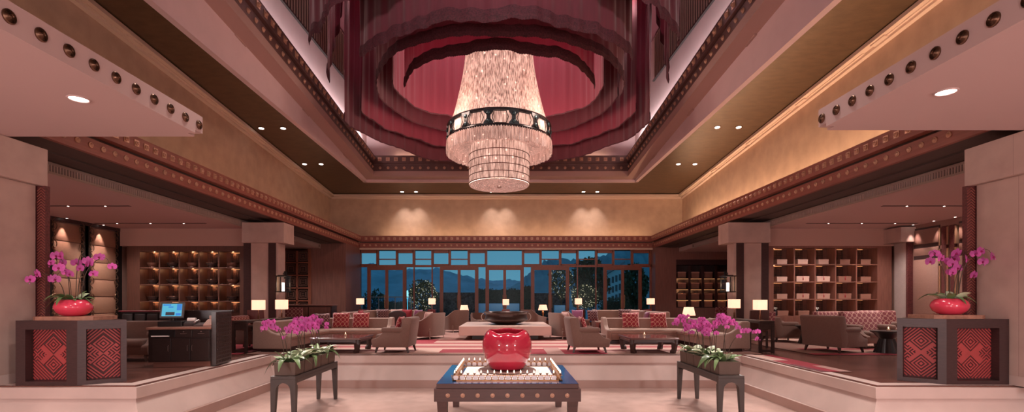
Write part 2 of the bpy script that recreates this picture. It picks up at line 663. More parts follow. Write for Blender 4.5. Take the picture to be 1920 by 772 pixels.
for s, nm in ((-1, 'left'), (1, 'right')):
    def X(a, b):
        return sorted((s * a, s * b))
    bm = BM()
    xs = X(7.31, 9.3)
    box(bm, xs[0], xs[1], 4.0, 24.9, 3.83, 3.99)
    xs = X(7.9, 8.35)
    box(bm, xs[0], xs[1], 4.0, 24.2, 3.80, 3.83)
    xs = X(8.41, 9.3)
    box(bm, xs[0], xs[1], 4.0, 24.9, 3.79, 3.83)
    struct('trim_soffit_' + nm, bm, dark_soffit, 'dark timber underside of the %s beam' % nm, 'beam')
    bm = BM()
    xs = X(7.28, 7.36)
    box(bm, xs[0], xs[1], 4.0, 24.6, 3.82, 4.08)
    t = struct('trim_lower_' + nm, bm, beam_wood, 'lower studded timber board of the %s frieze' % nm, 'frieze')
    studs(t, stud_round, (s * 7.28, 8.15, 3.965), (s * 7.28, 24.3, 3.965), 0.265, (-s, 0, 0))
    bm = BM()
    xs = X(7.33, 9.3)
    box(bm, xs[0], xs[1], 4.0, 24.6, 4.08, 4.14)
    struct('trim_gap_' + nm, bm, dark_soffit, 'dark recess between the two boards of the %s frieze' % nm, 'beam')
    bm = BM()
    xs = X(7.18, 7.30)
    box(bm, xs[0], xs[1], 4.0, 24.6, 4.14, 4.42)
    xs = X(7.30, 7.5)
    box(bm, xs[0], xs[1], 4.0, 24.6, 4.14, 4.2)
    t = struct('trim_upper_' + nm, bm, beam_wood, 'upper studded timber board of the %s frieze' % nm, 'frieze')
    studs(t, stud_square, (s * 7.18, 8.6, 4.29), (s * 7.18, 24.35, 4.29), 0.257, (-s, 0, 0))
# far frieze
bm = BM()
box(bm, -7.28, 7.28, 24.68, 26.2, 3.83, 3.99)
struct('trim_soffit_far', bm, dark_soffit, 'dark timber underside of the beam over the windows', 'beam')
bm = BM()
box(bm, -7.28, 7.28, 24.64, 24.72, 3.84, 4.08)
t = struct('trim_lower_far', bm, beam_wood, 'lower studded timber board over the windows', 'frieze')
studs(t, stud_round, (-7.05, 24.64, 3.965), (7.05, 24.64, 3.965), 0.283, (0, -1, 0))
bm = BM()
box(bm, -7.28, 7.28, 24.7, 26.2, 4.08, 4.14)
struct('trim_gap_far', bm, dark_soffit, 'dark recess between the two boards over the windows', 'beam')
bm = BM()
box(bm, -7.18, 7.18, 24.6, 24.72, 4.14, 4.42)
t = struct('trim_upper_far', bm, beam_wood, 'upper studded timber board over the windows', 'frieze')
studs(t, stud_square, (-6.95, 24.6, 4.29), (6.95, 24.6, 4.29), 0.283, (0, -1, 0))
bm = BM()
box(bm, -7.28, 7.28, 24.62, 24.9, 3.75, 3.83)
struct('trim_head_far', bm, cream, 'pale strip under the frieze above the window heads', 'trim')

# ------------------------------------------------------------------ columns
strip_red = mat('carved_red_strip', S(96, 46, 46), 0.5, var=0.3, scale=30, stretch=(1, 1, 1), bump=0.6, bscale=34)
for s, nm in ((-1, 'left'), (1, 'right')):
    for k, (y0, y1) in enumerate(((6.6, 7.85), (15.8, 16.3))):
        def X(a, b):
            return sorted((s * a, s * b))
        q = 'near' if k == 0 else 'far'
        bm = BM()
        xi = (7.44, 7.26)[k]
        xs = X(xi, 8.2)
        box(bm, xs[0], xs[1], y0, y1, 0.0, 3.06, 0.012)
        c = struct('column', bm, column_stone, 'square stone column %s on the %s side of the hall' % (('beside the corner plinth', 'with a lantern on its edge')[k], nm), 'column')
        bm = BM()
        xs = X((7.36, 7.02)[k], 8.36)
        box(bm, xs[0], xs[1], y0 - .12, y1 + .12, 3.06, (3.66, 3.70)[k], 0.01)
        obj('capital', bm, column_stone, c)
        bm = BM()
        if k == 0:
            xs = X(7.31, 7.6)
            box(bm, xs[0], xs[1], 7.87, 7.95, 0, 3.06)
            cs = obj('carved_strip', bm, strip_red, c)
            bm = BM()
            z = .05
            while z < 3.0:
                m = s * 7.375
                for e in (-1, 1):
                    tube(bm, [(m + e * .06, 7.866, z), (m, 7.866, z + .055)], .007, 4)
                z += .045
            obj('chevrons', bm, beam_wood, cs)
            bm = BM()
            xs = X(7.432, 8.2)
            box(bm, xs[0], xs[1], y0 - .02, y1 + .01, 0, 0.14)
            obj('foot', bm, stone, c)
        else:
            xs = X(7.33, 7.56)
            box(bm, xs[0], xs[1], 15.77, 15.85, 0, 3.06)
            obj('carved_strip', bm, dark_wood, c)
            bm = BM()
            xs = X(8.13, 8.36)
            box(bm, xs[0], xs[1], 15.79, 15.95, 0, 3.06)
            obj('carved_strip', bm, dark_wood, c)

# ------------------------------------------------------------------ low side ceilings of the near hall with bronze medallions
bm = BM()
lathe(bm, [(0.066, 0), (0.066, 0.012), (0.056, 0.02), (0.052, 0.008), (0.044, 0.022), (0.040, 0.010), (0.032, 0.026), (0.028, 0.014), (0.020, 0.032), (0.014, 0.022), (0.0, 0.04)], 20)
bmesh.ops.remove_doubles(bm, verts=bm.verts, dist=0.0005)
mo = obj('medallion', bm, bronze, None, 0.5)
medal = mo.data
bpy.data.objects.remove(mo)
for s, nm, xi, ye, m0 in ((-1, 'left', 4.48, 7.32, 7.23), (1, 'right', 4.44, 7.05, 6.97)):
    def X(a, b):
        return sorted((s * a, s * b))
    bm = BM()
    xs = X(xi + .12, 13.2)
    box(bm, xs[0], xs[1], -8, ye, 3.66, 3.94)
    xs = X(xi, xi + .12)
    box(bm, xs[0], xs[1], -8, ye, 3.70, 3.945)
    xs = X(xi, xi + .12)
    box(bm, xs[0], xs[1], -8, ye - .17, 3.655, 3.70)
    c = struct('ceiling_near_' + nm, bm, plaster, 'low pale ceiling slab with bronze medallions, near %s' % nm, 'ceiling')
    for k in range(13):
        o = obj('medallion', medal, None, c)
        o.location = (s * xi, m0 - .307 * k, 3.80)
        o.rotation_euler = (0, -s * PI / 2, 0)
        o.scale = (1.0, 1.0, 1.0)


# ------------------------------------------------------------------ high walls, sloping gilt ceiling and coffer
def zc(y):
    return 6.77 + .068 * (26.2 - y)


def slope_box(bm, x0, x1, y0, y1, d0, d1):
    """box whose top and bottom follow the fall of the ceiling"""
    v = [bm.verts.new((x, y, zc(y) + d)) for x in (x0, x1) for y in (y0, y1) for d in (d0, d1)]
    for f in [(0, 1, 3, 2), (4, 6, 7, 5), (0, 4, 5, 1), (2, 3, 7, 6), (0, 2, 6, 4), (1, 5, 7, 3)]:
        bm.faces.new([v[i] for i in f])


for s, nm in ((-1, 'left'), (1, 'right')):
    bm = BM()
    xs = sorted((s * 9.3, s * 9.5))
    box(bm, xs[0], xs[1], -8, 26.4, 3.9, 9.6)
    struct('wall_upper_' + nm, bm, wall_paper, 'high textured wall above the %s frieze' % nm, 'wall')
bm = BM()
box(bm, -9.5, 9.5, 26.2, 26.4, 3.9, 7.2)
struct('wall_far', bm, wall_paper, 'high textured wall above the windows', 'wall')

OX0, OX1, OY0, OY1 = -6.86, 6.33, 6.0, 23.9     # outer edge of the coffer frame
IX0, IX1, IY0, IY1 = -6.12, 5.62, 7.0, 22.9     # opening
bm = BM()
slope_box(bm, -9.4, OX0, -8, 26.3, 0, .25)
slope_box(bm, OX1, 9.4, -8, 26.3, 0, .25)
slope_box(bm, OX0, OX1, OY1, 26.3, 0, .25)
slope_box(bm, OX0, OX1, -8, OY0, 0, .25)
struct('ceiling', bm, gold_paper, 'dull gold ceiling around the central coffer', 'ceiling')
bm = BM()
slope_box(bm, OX0, IX0, OY0, OY1, -.05, .2)
slope_box(bm, IX1, OX1, OY0, OY1, -.05, .2)
slope_box(bm, IX0, IX1, IY1, OY1, -.05, .2)
slope_box(bm, IX0, IX1, OY0, IY0, -.05, .2)
slope_box(bm, OX0 + .17, OX0 + .2, OY0, OY1 - .2, -.075, -.05)
slope_box(bm, OX1 - .2, OX1 - .17, OY0, OY1 - .2, -.075, -.05)
for y in range(8, 24, 4):
    for a, b in ((OX0, OX0 + .32), (OX1 - .32, OX1)):
        slope_box(bm, a, b, y, y + .5, -.08, -.05)
struct('trim_coffer', bm, mat('coffer_frame', S(178, 144, 136), 0.7), 'pale moulded frame around the ceiling coffer', 'trim')
# cornice
bm = BM()
for s in (-1, 1):
    a, b = sorted((s * 9.0, s * 9.32))
    slope_box(bm, a, b, -8, 26.2, -.13, -.03)
    a, b = sorted((s * 9.18, s * 9.32))
    slope_box(bm, a, b, -8, 26.2, -.21, -.13)
    for k in range(7):
        y = 5.5 + 3.2 * k
        a, b = sorted((s * 9.06, s * 9.2))
        slope_box(bm, a, b, y, y + .45, -.165, -.13)
        a, b = sorted((s * 9.12, s * 9.2))
        slope_box(bm, a, b, y - 2.4, y, -.15, -.13)
for x0, x1, y0, d0, d1 in ((-9.3, 9.3, 25.9, -.13, -.03), (-9.3, 9.3, 26.06, -.21, -.13)):
    slope_box(bm, x0, x1, y0, 26.22, d0, d1)
for k in range(5):
    slope_box(bm, -8.6 + 4.1 * k, -8.6 + 4.1 * k + .42, 25.86, 25.92, -.12, -.05)
struct('trim_cornice', bm, cream, 'cream stepped cornice where the high walls meet the gold ceiling', 'cornice')
# two carved tiers round the opening
bm = BM()
for d0, d1, o in ((.2, .5, 0.0), (.56, .9, -.06)):
    slope_box(bm, IX0 - .3 - o, IX0 - o, IY0 - .3, IY1 + .3, d0, d1)
    slope_box(bm, IX1 + o, IX1 + .3 + o, IY0 - .3, IY1 + .3, d0, d1)
    slope_box(bm, IX0 - o, IX1 + o, IY1 + o, IY1 + .3 + o, d0, d1)
    slope_box(bm, IX0 - o, IX1 + o, IY0 - .3 - o, IY0 - o, d0, d1)
slope_box(bm, IX0 - .5, IX0 - .2, IY0 - .5, IY1 + .5, .1, .5)
slope_box(bm, IX1 + .2, IX1 + .5, IY0 - .5, IY1 + .5, .1, .5)
slope_box(bm, IX0 - .5, IX1 + .5, IY1 + .2, IY1 + .5, .1, .5)
t = struct('trim_tiers', bm, coffer_wood, 'dark studded timber tiers lining the coffer', 'frieze')
for x, s in ((IX0, 1), (IX1, -1)):
    studs(t, stud_round, (x, 9.2, zc(9.2) + .35), (x, 22.7, zc(22.7) + .35), 0.36, (s, 0, 0), 1.25)
    studs(t, stud_square, (x + s * .06, 9.2, zc(9.2) + .73), (x + s * .06, 22.7, zc(22.7) + .73), 0.36, (s, 0, 0), 1.35)
t2 = struct('trim_tiers_far', (lambda b: (slope_box(b, IX0, IX1, IY1 - .02, IY1 + .02, .49, .57), b)[1])(BM()), coffer_wood, 'dark ledge between the far studded tiers of the coffer', 'frieze')
studs(t2, stud_round, (IX0 + .3, IY1, zc(IY1) + .35), (IX1 - .3, IY1, zc(IY1) + .35), 0.36, (0, -1, 0), 1.25)
studs(t2, stud_square, (IX0 + .3, IY1 - .06, zc(IY1) + .73), (IX1 - .3, IY1 - .06, zc(IY1) + .73), 0.36, (0, -1, 0), 1.35)
# coffer walls and top, clerestory screens
bm = BM()
box(bm, IX0 - .6, IX0 - .45, IY0 - .6, IY1 + .6, 6.8, 12.2)
box(bm, IX1 + .45, IX1 + .6, IY0 - .6, IY1 + .6, 6.8, 12.2)
box(bm, IX0 - .6, IX1 + .6, IY1 + .45, IY1 + .6, 6.8, 12.2)
box(bm, IX0 - .6, IX1 + .6, IY0 - .6, IY0 - .45, 7.6, 12.2)
struct('wall_coffer', bm, coffer_wall, 'pale walls inside the ceiling coffer behind the drapes', 'wall')
bm = BM()
box(bm, IX0 - .6, IX1 + .6, IY0 - .6, IY1 + .6, 12.0, 12.2)
struct('ceiling_coffer', bm, mat('coffer_top', S(96, 44, 52), 0.9), 'dark top of the coffer above the drapes', 'ceiling')
for s, nm, x in ((1, 'left', IX0 - .45), (-1, 'right', IX1 + .45)):
    t = BM()
    a, b = sorted((x, x + s * .02))
    v = [(11.0, zc(11) + 2.05), (20.2, zc(20.2) + 3.05), (20.2, 11.9), (11.0, 11.9)]
    prism(t, v, a, b, 'x')
    c = struct('window_clerestory_' + nm, t, grille_dark, 'dark clerestory opening with pale bars behind the drapes, %s' % nm, 'window')
    t = BM()
    y = 11.1
    while y < 20.1:
        z0 = zc(y) + 2.05 + (y - 11) / 9.2
        a, b = sorted((x + s * .02, x + s * .05))
        box(t, a, b, y, y + .05, z0, 11.9)
        y += .2
    obj('bars', t, white_metal, c)
    t = BM()
    a, b = sorted((x + s * .01, x + s * .08))
    prism(t, [(10.9, zc(10.9) + 2.0), (20.3, zc(20.3) + 3.0), (20.3, zc(20.3) + 3.06), (10.9, zc(10.9) + 2.06)], a, b, 'x')
    obj('sill', t, black, c)
# ------------------------------------------------------------------ window wall (each light, pair of doors a structure of its own)
WY = 24.9


def wx(px):
    return (px - CX) * WY / F


def wz(py):
    return CZ - (py - HY) * WY / F


TOPZ, TRZ, DOORZ = wz(466), wz(497.5), wz(501)
bm = BM()
box(bm, -7.28, 7.28, WY - .05, WY + .07, wz(500.5), wz(496.5))
box(bm, -7.28, wx(675), WY - .05, WY + .07, 0, TOPZ)
box(bm, wx(1219), 7.28, WY - .05, WY + .07, 0, TOPZ)
box(bm, -7.28, 7.28, WY - .05, WY + .07, TOPZ - .03, TOPZ + .06)
struct('trim_transom', bm, frame_wood, 'chestnut transom rail and end posts of the window wall', 'window frame')
n = 0
ups = [675, 709, 744, 777, 810.5, 844, 878.5, 912, 980, 1014, 1049.5, 1083, 1117, 1150, 1184, 1219]
for i in range(len(ups) - 1):
    n += 1
    x0, x1 = wx(ups[i]), wx(ups[i + 1])
    b = .045
    center = i == 7
    sash = (i % 2 == 0) if i < 7 else (i % 2 == 0)
    bm = BM()
    box(bm, x0, x0 + b, WY - .06, WY + .06, TRZ, TOPZ)
    box(bm, x1 - b, x1, WY - .06, WY + .06, TRZ, TOPZ)
    if sash and not center:
        box(bm, x0 + b, x1 - b, WY - .08, WY + .05, wz(474.5), TOPZ)
        box(bm, x0 + b, x1 - b, WY - .08, WY + .05, TRZ, wz(495))
        box(bm, x0 + b, x0 + b + .035, WY - .08, WY + .05, TRZ, TOPZ)
        box(bm, x1 - b - .035, x1 - b, WY - .08, WY + .05, TRZ, TOPZ)
    elif not center:
        box(bm, x0 + b, x1 - b, WY - .05, WY + .05, wz(486.8), wz(485))
    w = struct('window_%d' % n, bm, frame_wood, '%s upper window light of the far wall counted from its left end' % nth(i), 'window')
    bm = BM()
    box(bm, x0 + b, x1 - b, WY - .006, WY + .006, TRZ, TOPZ)
    obj('pane', bm, glass, w)
low = [(675, 690), (761, 776.5), (776.5, 810.5), (810.5, 826), (896, 911.5), (981, 996.5), (1066, 1082.5), (1082.5, 1117), (1117, 1132), (1202, 1219)]
for i, (a, c) in enumerate(low):
    n += 1
    x0, x1 = wx(a), wx(c)
    bm = BM()
    box(bm, x0, x0 + .03, WY - .05, WY + .05, 0, wz(500.5))
    box(bm, x1 - .03, x1, WY - .05, WY + .05, 0, wz(500.5))
    box(bm, x0, x1, WY - .05, WY + .05, 0, .14)
    w = struct('window_%d' % n, bm, frame_wood, '%s narrow fixed light beside the glass doors from the left' % nth(i), 'window')
    bm = BM()
    box(bm, x0 + .03, x1 - .03, WY - .006, WY + .006, .14, wz(500.5))
    obj('pane', bm, glass, w)
brass_rail = mat('brass_handle', S(170, 130, 84), 0.3, 0.8)
for i, (a, c) in enumerate([(690, 761), (826, 896), (911.5, 981), (996.5, 1066), (1132, 1202)]):
    x0, x1 = wx(a), wx(c)
    mid = (x0 + x1) / 2
    zt = wz(500.5)
    bm = BM()
    box(bm, x0, x0 + .075, WY - .09, WY + .07, 0, zt)
    box(bm, x1 - .075, x1, WY - .09, WY + .07, 0, zt)
    box(bm, x0 + .075, x1 - .075, WY - .09, WY + .07, zt - .07, zt)
    d = struct('door_%d' % (i + 1), bm, frame_wood, '%s pair of glazed chestnut garden doors from the left' % nth(i), 'door')
    for l, r in ((x0 + .075, mid), (mid, x1 - .075)):
        bm = BM()
        box(bm, l, l + .07, WY - .06, WY + .04, 0.02, zt - .07)
        box(bm, r - .07, r, WY - .06, WY + .04, 0.02, zt - .07)
        box(bm, l + .07, r - .07, WY - .06, WY + .04, 0.02, .24)
        box(bm, l + .07, r - .07, WY - .06, WY + .04, zt - .15, zt - .07)
        lf = obj('door_leaf', bm, frame_wood, d)
        bm = BM()
        box(bm, l + .07, r - .07, WY - .006, WY + .006, .24, zt - .15)
        obj('pane', bm, glass, lf)
        bm = BM()
        hx = r - .09 if l < mid - .5 and r == mid else l + .09
        cyl(bm, (hx, WY - .1, .85), (hx, WY - .1, 1.5), .014, seg=8)
        obj('handle', bm, brass_rail, lf)

# ------------------------------------------------------------------ outside at dusk
terrace = mat('terrace_paving', S(70, 74, 80), 0.5, var=0.2, scale=2)
bm = BM()
box(bm, -30, 30, 25.4, 48, -.3, -.03)
struct('ground_terrace', bm, terrace, 'dark paved garden terrace beyond the glass doors', 'terrace')
bm = BM()
box(bm, -700, 700, 48, 900, -6.3, -6)
struct('ground', bm, mat('far_ground', S(50, 66, 60), 0.9), 'dim land falling away beyond the terrace', 'ground')


def ridge(name, pts, y, depth, col, label, seed):
    rnd = random.Random(seed)
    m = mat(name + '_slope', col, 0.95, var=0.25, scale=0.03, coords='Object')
    bm = BM()
    rows = 7
    xs = []
    for i in range(len(pts) - 1):
        for k in range(6):
            t = k / 6
            xs.append((pts[i][0] * (1 - t) + pts[i + 1][0] * t, pts[i][1] * (1 - t) + pts[i + 1][1] * t))
    xs.append(pts[-1])
    grid = []
    for j in range(rows + 1):
        f = j / rows
        row = []
        for (px, py) in xs:
            P = W(px, py, y)
            h = (P.z + 6) * (math.sin(f * PI / 2) if f <= 1 else 1)
            row.append(bm.verts.new((P.x * (1 - .0 * f), y - depth * (1 - f), -6 + h * (0.9 + .1 * rnd.random()) + rnd.uniform(-1, 1) * y * .002)))
        grid.append(row)
    for j in range(rows):
        for i in range(len(xs) - 1):
            bm.faces.new((grid[j][i], grid[j][i + 1], grid[j + 1][i + 1], grid[j + 1][i]))
    last = grid[-1]
    back = [bm.verts.new((v.co.x, v.co.y + depth * .7, -6)) for v in last]
    for i in range(len(xs) - 1):
        bm.faces.new((last[i], last[i + 1], back[i + 1], back[i]))
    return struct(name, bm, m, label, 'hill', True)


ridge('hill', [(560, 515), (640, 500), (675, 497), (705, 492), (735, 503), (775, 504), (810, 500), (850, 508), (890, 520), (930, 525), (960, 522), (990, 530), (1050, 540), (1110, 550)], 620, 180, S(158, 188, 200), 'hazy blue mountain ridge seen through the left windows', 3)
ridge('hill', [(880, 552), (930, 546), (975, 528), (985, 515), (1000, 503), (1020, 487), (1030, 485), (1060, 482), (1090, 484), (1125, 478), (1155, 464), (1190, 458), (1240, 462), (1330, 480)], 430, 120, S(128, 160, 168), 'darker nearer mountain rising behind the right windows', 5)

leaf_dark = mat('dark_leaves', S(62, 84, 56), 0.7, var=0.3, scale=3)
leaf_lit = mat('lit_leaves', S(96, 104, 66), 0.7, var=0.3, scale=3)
bark = mat('bark', S(120, 104, 84), 0.9, var=0.3, scale=12)
fairy = mat('fairy_light', S(255, 220, 150), 0.5, emit=(1.0, 0.78, 0.45, 1), estr=1.3)


def leafball(n, rx, ry, rz, size, seed, shell=0.5):
    rnd = random.Random(seed)
    bm = BM()
    for _ in range(n):
        u, v = rnd.uniform(-1, 1), rnd.uniform(0, 2 * PI)
        r = shell + (1 - shell) * rnd.random() ** .5
        lump = 1 + .18 * math.sin(3 * v + seed) * math.sin(4 * u + seed)
        s = math.sqrt(1 - u * u)
        c = Vector((rx * r * s * math.cos(v), ry * r * s * math.sin(v), rz * r * u)) * lump
        q = Euler((rnd.uniform(0, 6), rnd.uniform(0, 6), rnd.uniform(0, 6)))
        w = size * rnd.uniform(.6, 1.2)
        pts = [(-w, 0, 0), (0, -w * .5, w * .12), (w, 0, 0), (0, w * .5, w * .12)]
        vs = [bm.verts.new(c + q.to_matrix() @ Vector(p)) for p in pts]
        bm.faces.new(vs)
    return bm


def tree(name, px, d, cz, rx, rz, label, lit=0, n=900, seed=1, m=None, trunk=.05, base=-.03):
    x = (px - CX) * d / F
    t = thing(name, label, 'tree', (x, d, base), 0, 'trees on the terrace')
    h = cz - base
    bm = BM()
    tube(bm, [(0, 0, 0), (.02, .02, h * .4), (-.02, 0, h * .8), (0, 0, h + rz * .3)], [trunk, trunk * .85, trunk * .7, trunk * .3], 8)
    for k in range(5):
        a = k * 1.3
        tube(bm, [(0, 0, h - rz * .7 + .1 * k), (rx * .5 * math.cos(a), rx * .5 * math.sin(a), h + rz * .1 * k)], [trunk * .5, trunk * .15], 6)
    obj('trunk', bm, bark, t)
    bm = leafball(n, rx, rx, rz, .10 if rz < 1.2 else .2, seed)
    o = obj('crown', bm, m or leaf_dark, t, loc=(0, 0, h), recalc=False)
    if lit:
        rnd = random.Random(seed + 50)
        bm = BM()
        for _ in range(lit):
            u, v = rnd.uniform(-1, 1), rnd.uniform(0, 2 * PI)
            s = math.sqrt(1 - u * u)
            r = rnd.uniform(.75, 1.03)
            bmesh.ops.create_icosphere(bm, subdivisions=1, radius=.016, matrix=Matrix.Translation((rx * r * s * math.cos(v), rx * r * s * math.sin(v), rz * r * u)))
        f = obj('fairy_lights', bm, fairy, t, loc=(0, 0, h))
        f['kind'] = 'stuff'
    return t


tree('lit_tree', 793, 29.5, 1.55, .85, .9, 'round topiary tree wrapped in fairy lights behind the left windows', 230, 1300, 2, leaf_lit)
tree('lit_tree', 1096, 29.5, 1.45, .85, .72, 'pale-trunked small tree with fairy lights behind the right windows', 230, 900, 5, leaf_lit, .06)
tree('lit_tree', 1052, 30.4, 2.4, .75, 1.0, 'loosely lit slim tree just left of the pale-trunked tree', 110, 800, 9, leaf_lit)
tree('dark_tree', 1108, 33.4, 2.5, 1.15, 1.6, 'tall dark tree rising behind the pale-trunked fairy-light tree', 0, 1500, 12)
tree('dark_tree', 1190, 35.8, 2.3, .95, 1.5, 'dark tree beside the distant building, in the last right door', 0, 1100, 14)
tree('dark_tree', 1150, 40.0, .6, 1.3, .9, 'low dark tree in front of the distant building', 0, 900, 15)
tree('dark_tree', 703, 31.0, 1.0, .8, .9, 'low dark bushy tree in the leftmost garden door', 0, 700, 17)
hed = mat('hedge_green', S(58, 78, 58), 0.8, var=0.35, scale=9, bump=0.5, bscale=30)


def hedge(px0, px1, d, top, label, seed):
    x0, x1 = (px0 - CX) * d / F, (px1 - CX) * d / F
    bm = BM()
    rnd = random.Random(seed)
    w = x1 - x0
    for _ in range(int(w * 420)):
        c = Vector((rnd.uniform(x0, x1), d + rnd.uniform(-.25, .25), rnd.uniform(-.03, 1) * (top + .0)))
        c.z = min(c.z, top + .08 * math.sin(c.x * 5))
        q = Euler((rnd.uniform(0, 6), rnd.uniform(0, 6), rnd.uniform(0, 6)))
        s = rnd.uniform(.06, .12)
        bm.faces.new([bm.verts.new(c + q.to_matrix() @ Vector(p)) for p in ((-s, 0, 0), (0, -s * .6, 0), (s, 0, 0), (0, s * .6, 0))])
    box(bm, x0, x1, d - .2, d + .2, -.03, top - .08)
    tag(obj('hedge', bm, hed, recalc=False), label, 'hedge', 'hedges on the terrace')


hedge(894, 978, 34, 2.02, 'dark clipped hedge between the second and third doors', 1)
hedge(978, 1000, 33, 2.2, 'dark hedge block in the narrow light right of the centre doors', 2)
hedge(1130, 1215, 38, 1.2, 'dark hedge below the distant building', 3)
hedge(715, 772, 33, 1.15, 'low dark hedge behind the glass balustrade', 4)
wallstone = mat('rubble_wall', S(84, 88, 92), 0.8, var=0.75, scale=9, bump=0.6, bscale=10)
for a, c, lab in ((812, 897, 'dark rubble garden wall behind the second doors'), (1002, 1062, 'dark rubble garden wall behind the fourth doors')):
    d = 31.5
    bm = BM()
    box(bm, (a - CX) * d / F, (c - CX) * d / F, d, d + .3, -.03, 1.72 if a < 900 else 1.68)
    tag(obj('garden_wall', bm, wallstone), lab, 'garden wall')
# lit pool edges seen low through the doors
pool = mat('pool_edge', S(110, 170, 215), 0.2, emit=S(84, 150, 205), estr=0.16)
for a, c, d, z0, z1, lab in ((896, 974, 32.5, .55, 1.02, 'glowing blue raised pool edge behind the centre doors'), (1040, 1060, 28.6, .5, .95, 'small glowing blue pool edge behind the fourth doors'),
                             (1066, 1132, 30.7, .25, .62, 'dim blue pool edge behind the trunk of the pale tree')):
    bm = BM()
    box(bm, (a - CX) * d / F, (c - CX) * d / F, d, d + .5, -.03, z1, .03)
    tag(obj('raised_pool', bm, pool), lab, 'pool')
# glass balustrade
t = thing('glass_balustrade', 'glass balustrade with slim posts behind the leftmost garden doors', 'balustrade', ((725 - CX) * 28.2 / F, 28.2, -.03))
for k in range(4):
    bm = BM()
    box(bm, -1.4 + .93 * k, -1.36 + .93 * k, -.02, .02, 0, 1.45)
    obj('post', bm, white_metal, t)
bm = BM()
box(bm, -1.36, 1.39, -.005, .005, .08, 1.40)
obj('glass_panel', bm, glass_mat('balustrade_glass', (0.55, 0.82, 0.92, 1), 0.1), t)
bm = BM()
box(bm, -1.42, 1.45, -.03, .03, 1.42, 1.47)
obj('hand_rail', bm, white_metal, t)
bm = BM()
lathe(bm, [(.0, 0), (.05, 0), (.05, .05), (.02, .1), (.02, .5), (.07, .55), (.06, .7), (0, .72)], 12)
g = tag(obj('garden_lamp', bm, mat('garden_lamp_glow', S(170, 215, 225), 0.4, emit=S(150, 220, 235), estr=1.5), smooth=0.6, loc=((764 - CX) * 30 / F, 30, 1.2 - .0)), 'small glowing garden lamp left of the fairy-light topiary', 'lamp')
g.location.z = -.03
g.scale = (1, 1, 2.6)
# distant building
t = thing('distant_building', 'pale teal-lit building with rows of windows beyond the terrace', 'building', ((1151 - CX) * 70 / F, 70, -6))
bw = mat('far_render', S(176, 196, 204), 0.8)
bm = BM()
prism(bm, [(-1.0, 0), (1.3, 0), (1.3, 12.2), (-1.0, 10.8)], 0, 6, 'y')
obj('wall', bm, bw, t)
bm = BM()
prism(bm, [(-1.25, 10.75), (1.5, 12.4), (1.5, 12.7), (-1.25, 11.05)], -.4, 6.2, 'y')
obj('roof', bm, mat('far_roof', S(96, 120, 132), 0.8), t)
fw = mat('far_window', S(40, 60, 72), 0.3)
for r in range(4):
    for k in range(4):
        bm = BM()
        box(bm, -.8 + .5 * k, -.5 + .5 * k, -.05, .05, 5.4 + 1.35 * r + .3 * k * .6, 6.3 + 1.35 * r + .3 * k * .6)
        obj('window', bm, fw, t)
# dusk sky
w = bpy.data.worlds.new('dusk')
SC.world = w
w.use_nodes = True
nt = w.node_tree
bg = nt.nodes['Background']
tc = nt.nodes.new('ShaderNodeTexCoord')
sp = nt.nodes.new('ShaderNodeSeparateXYZ')
nt.links.new(tc.outputs['Generated'], sp.inputs[0])
rp = nt.nodes.new('ShaderNodeValToRGB')
rp.color_ramp.elements[0].position, rp.color_ramp.elements[0].color = 0.0, S(94, 150, 176)
rp.color_ramp.elements[1].position, rp.color_ramp.elements[1].color = 0.5, S(58, 104, 140)
nt.links.new(sp.outputs['Z'], rp.inputs['Fac'])
nt.links.new(rp.outputs['Color'], bg.inputs['Color'])
bg.inputs['Strength'].default_value = 1.0
# ------------------------------------------------------------------ red vase on the glossy table with votive frame
TX, TY = 0.02, 8.21
apron_w = mat('table_brown', S(84, 58, 54), 0.4, var=0.15, scale=5, stretch=(.5, 6, 6))
reflect_top = mat('reflected_blue_top', S(28, 84, 140), 0.16, coat=0.4)  # the blue reflection of the windows is put into the base colour
t = thing('display_table', 'square dark wood table with a glossy top in window-reflection blue and a studded apron', 'table', (TX, TY, LOW))
bm = BM()
box(bm, -1.03, 1.03, -1.03, 1.03, .68, .755, .006)
obj('top', bm, apron_w, t)
bm = BM()
box(bm, -1.025, 1.025, -1.025, 1.025, .755, .758)
obj('reflected_blue_panel', bm, reflect_top, t)
bm = BM()
for a in (0, 1, 2, 3):
    w_ = 1.06 if a % 2 == 0 else 1.0
    box(bm, -w_, w_, -1.06, -1.0, .50, .68, M=Matrix.Rotation(a * PI / 2, 4, 'Z'))
ap = obj('apron', bm, apron_w, t)
for a in range(4):
    for k in range(9):
        o = obj('stud', stud_round, None, ap)
        o.matrix_local = Matrix.Rotation(a * PI / 2, 4, 'Z') @ Matrix.Translation((-.86 + .215 * k, -1.06, .59)) @ Matrix.Rotation(PI / 2, 4, 'X') @ Matrix.Scale(.62, 4)
for sx in (-1, 1):
    for sy in (-1, 1):
        bm = BM()
        v = box(bm, sx * .95 - .075, sx * .95 + .075, sy * .95 - .075, sy * .95 + .075, 0, .5)
        for w_ in v:
            if w_.co.z < .1:
                w_.co.x = sx * .94 + (w_.co.x - sx * .95) * .7
                w_.co.y = sy * .94 + (w_.co.y - sy * .95) * .7
        obj('leg', bm, apron_w, t)

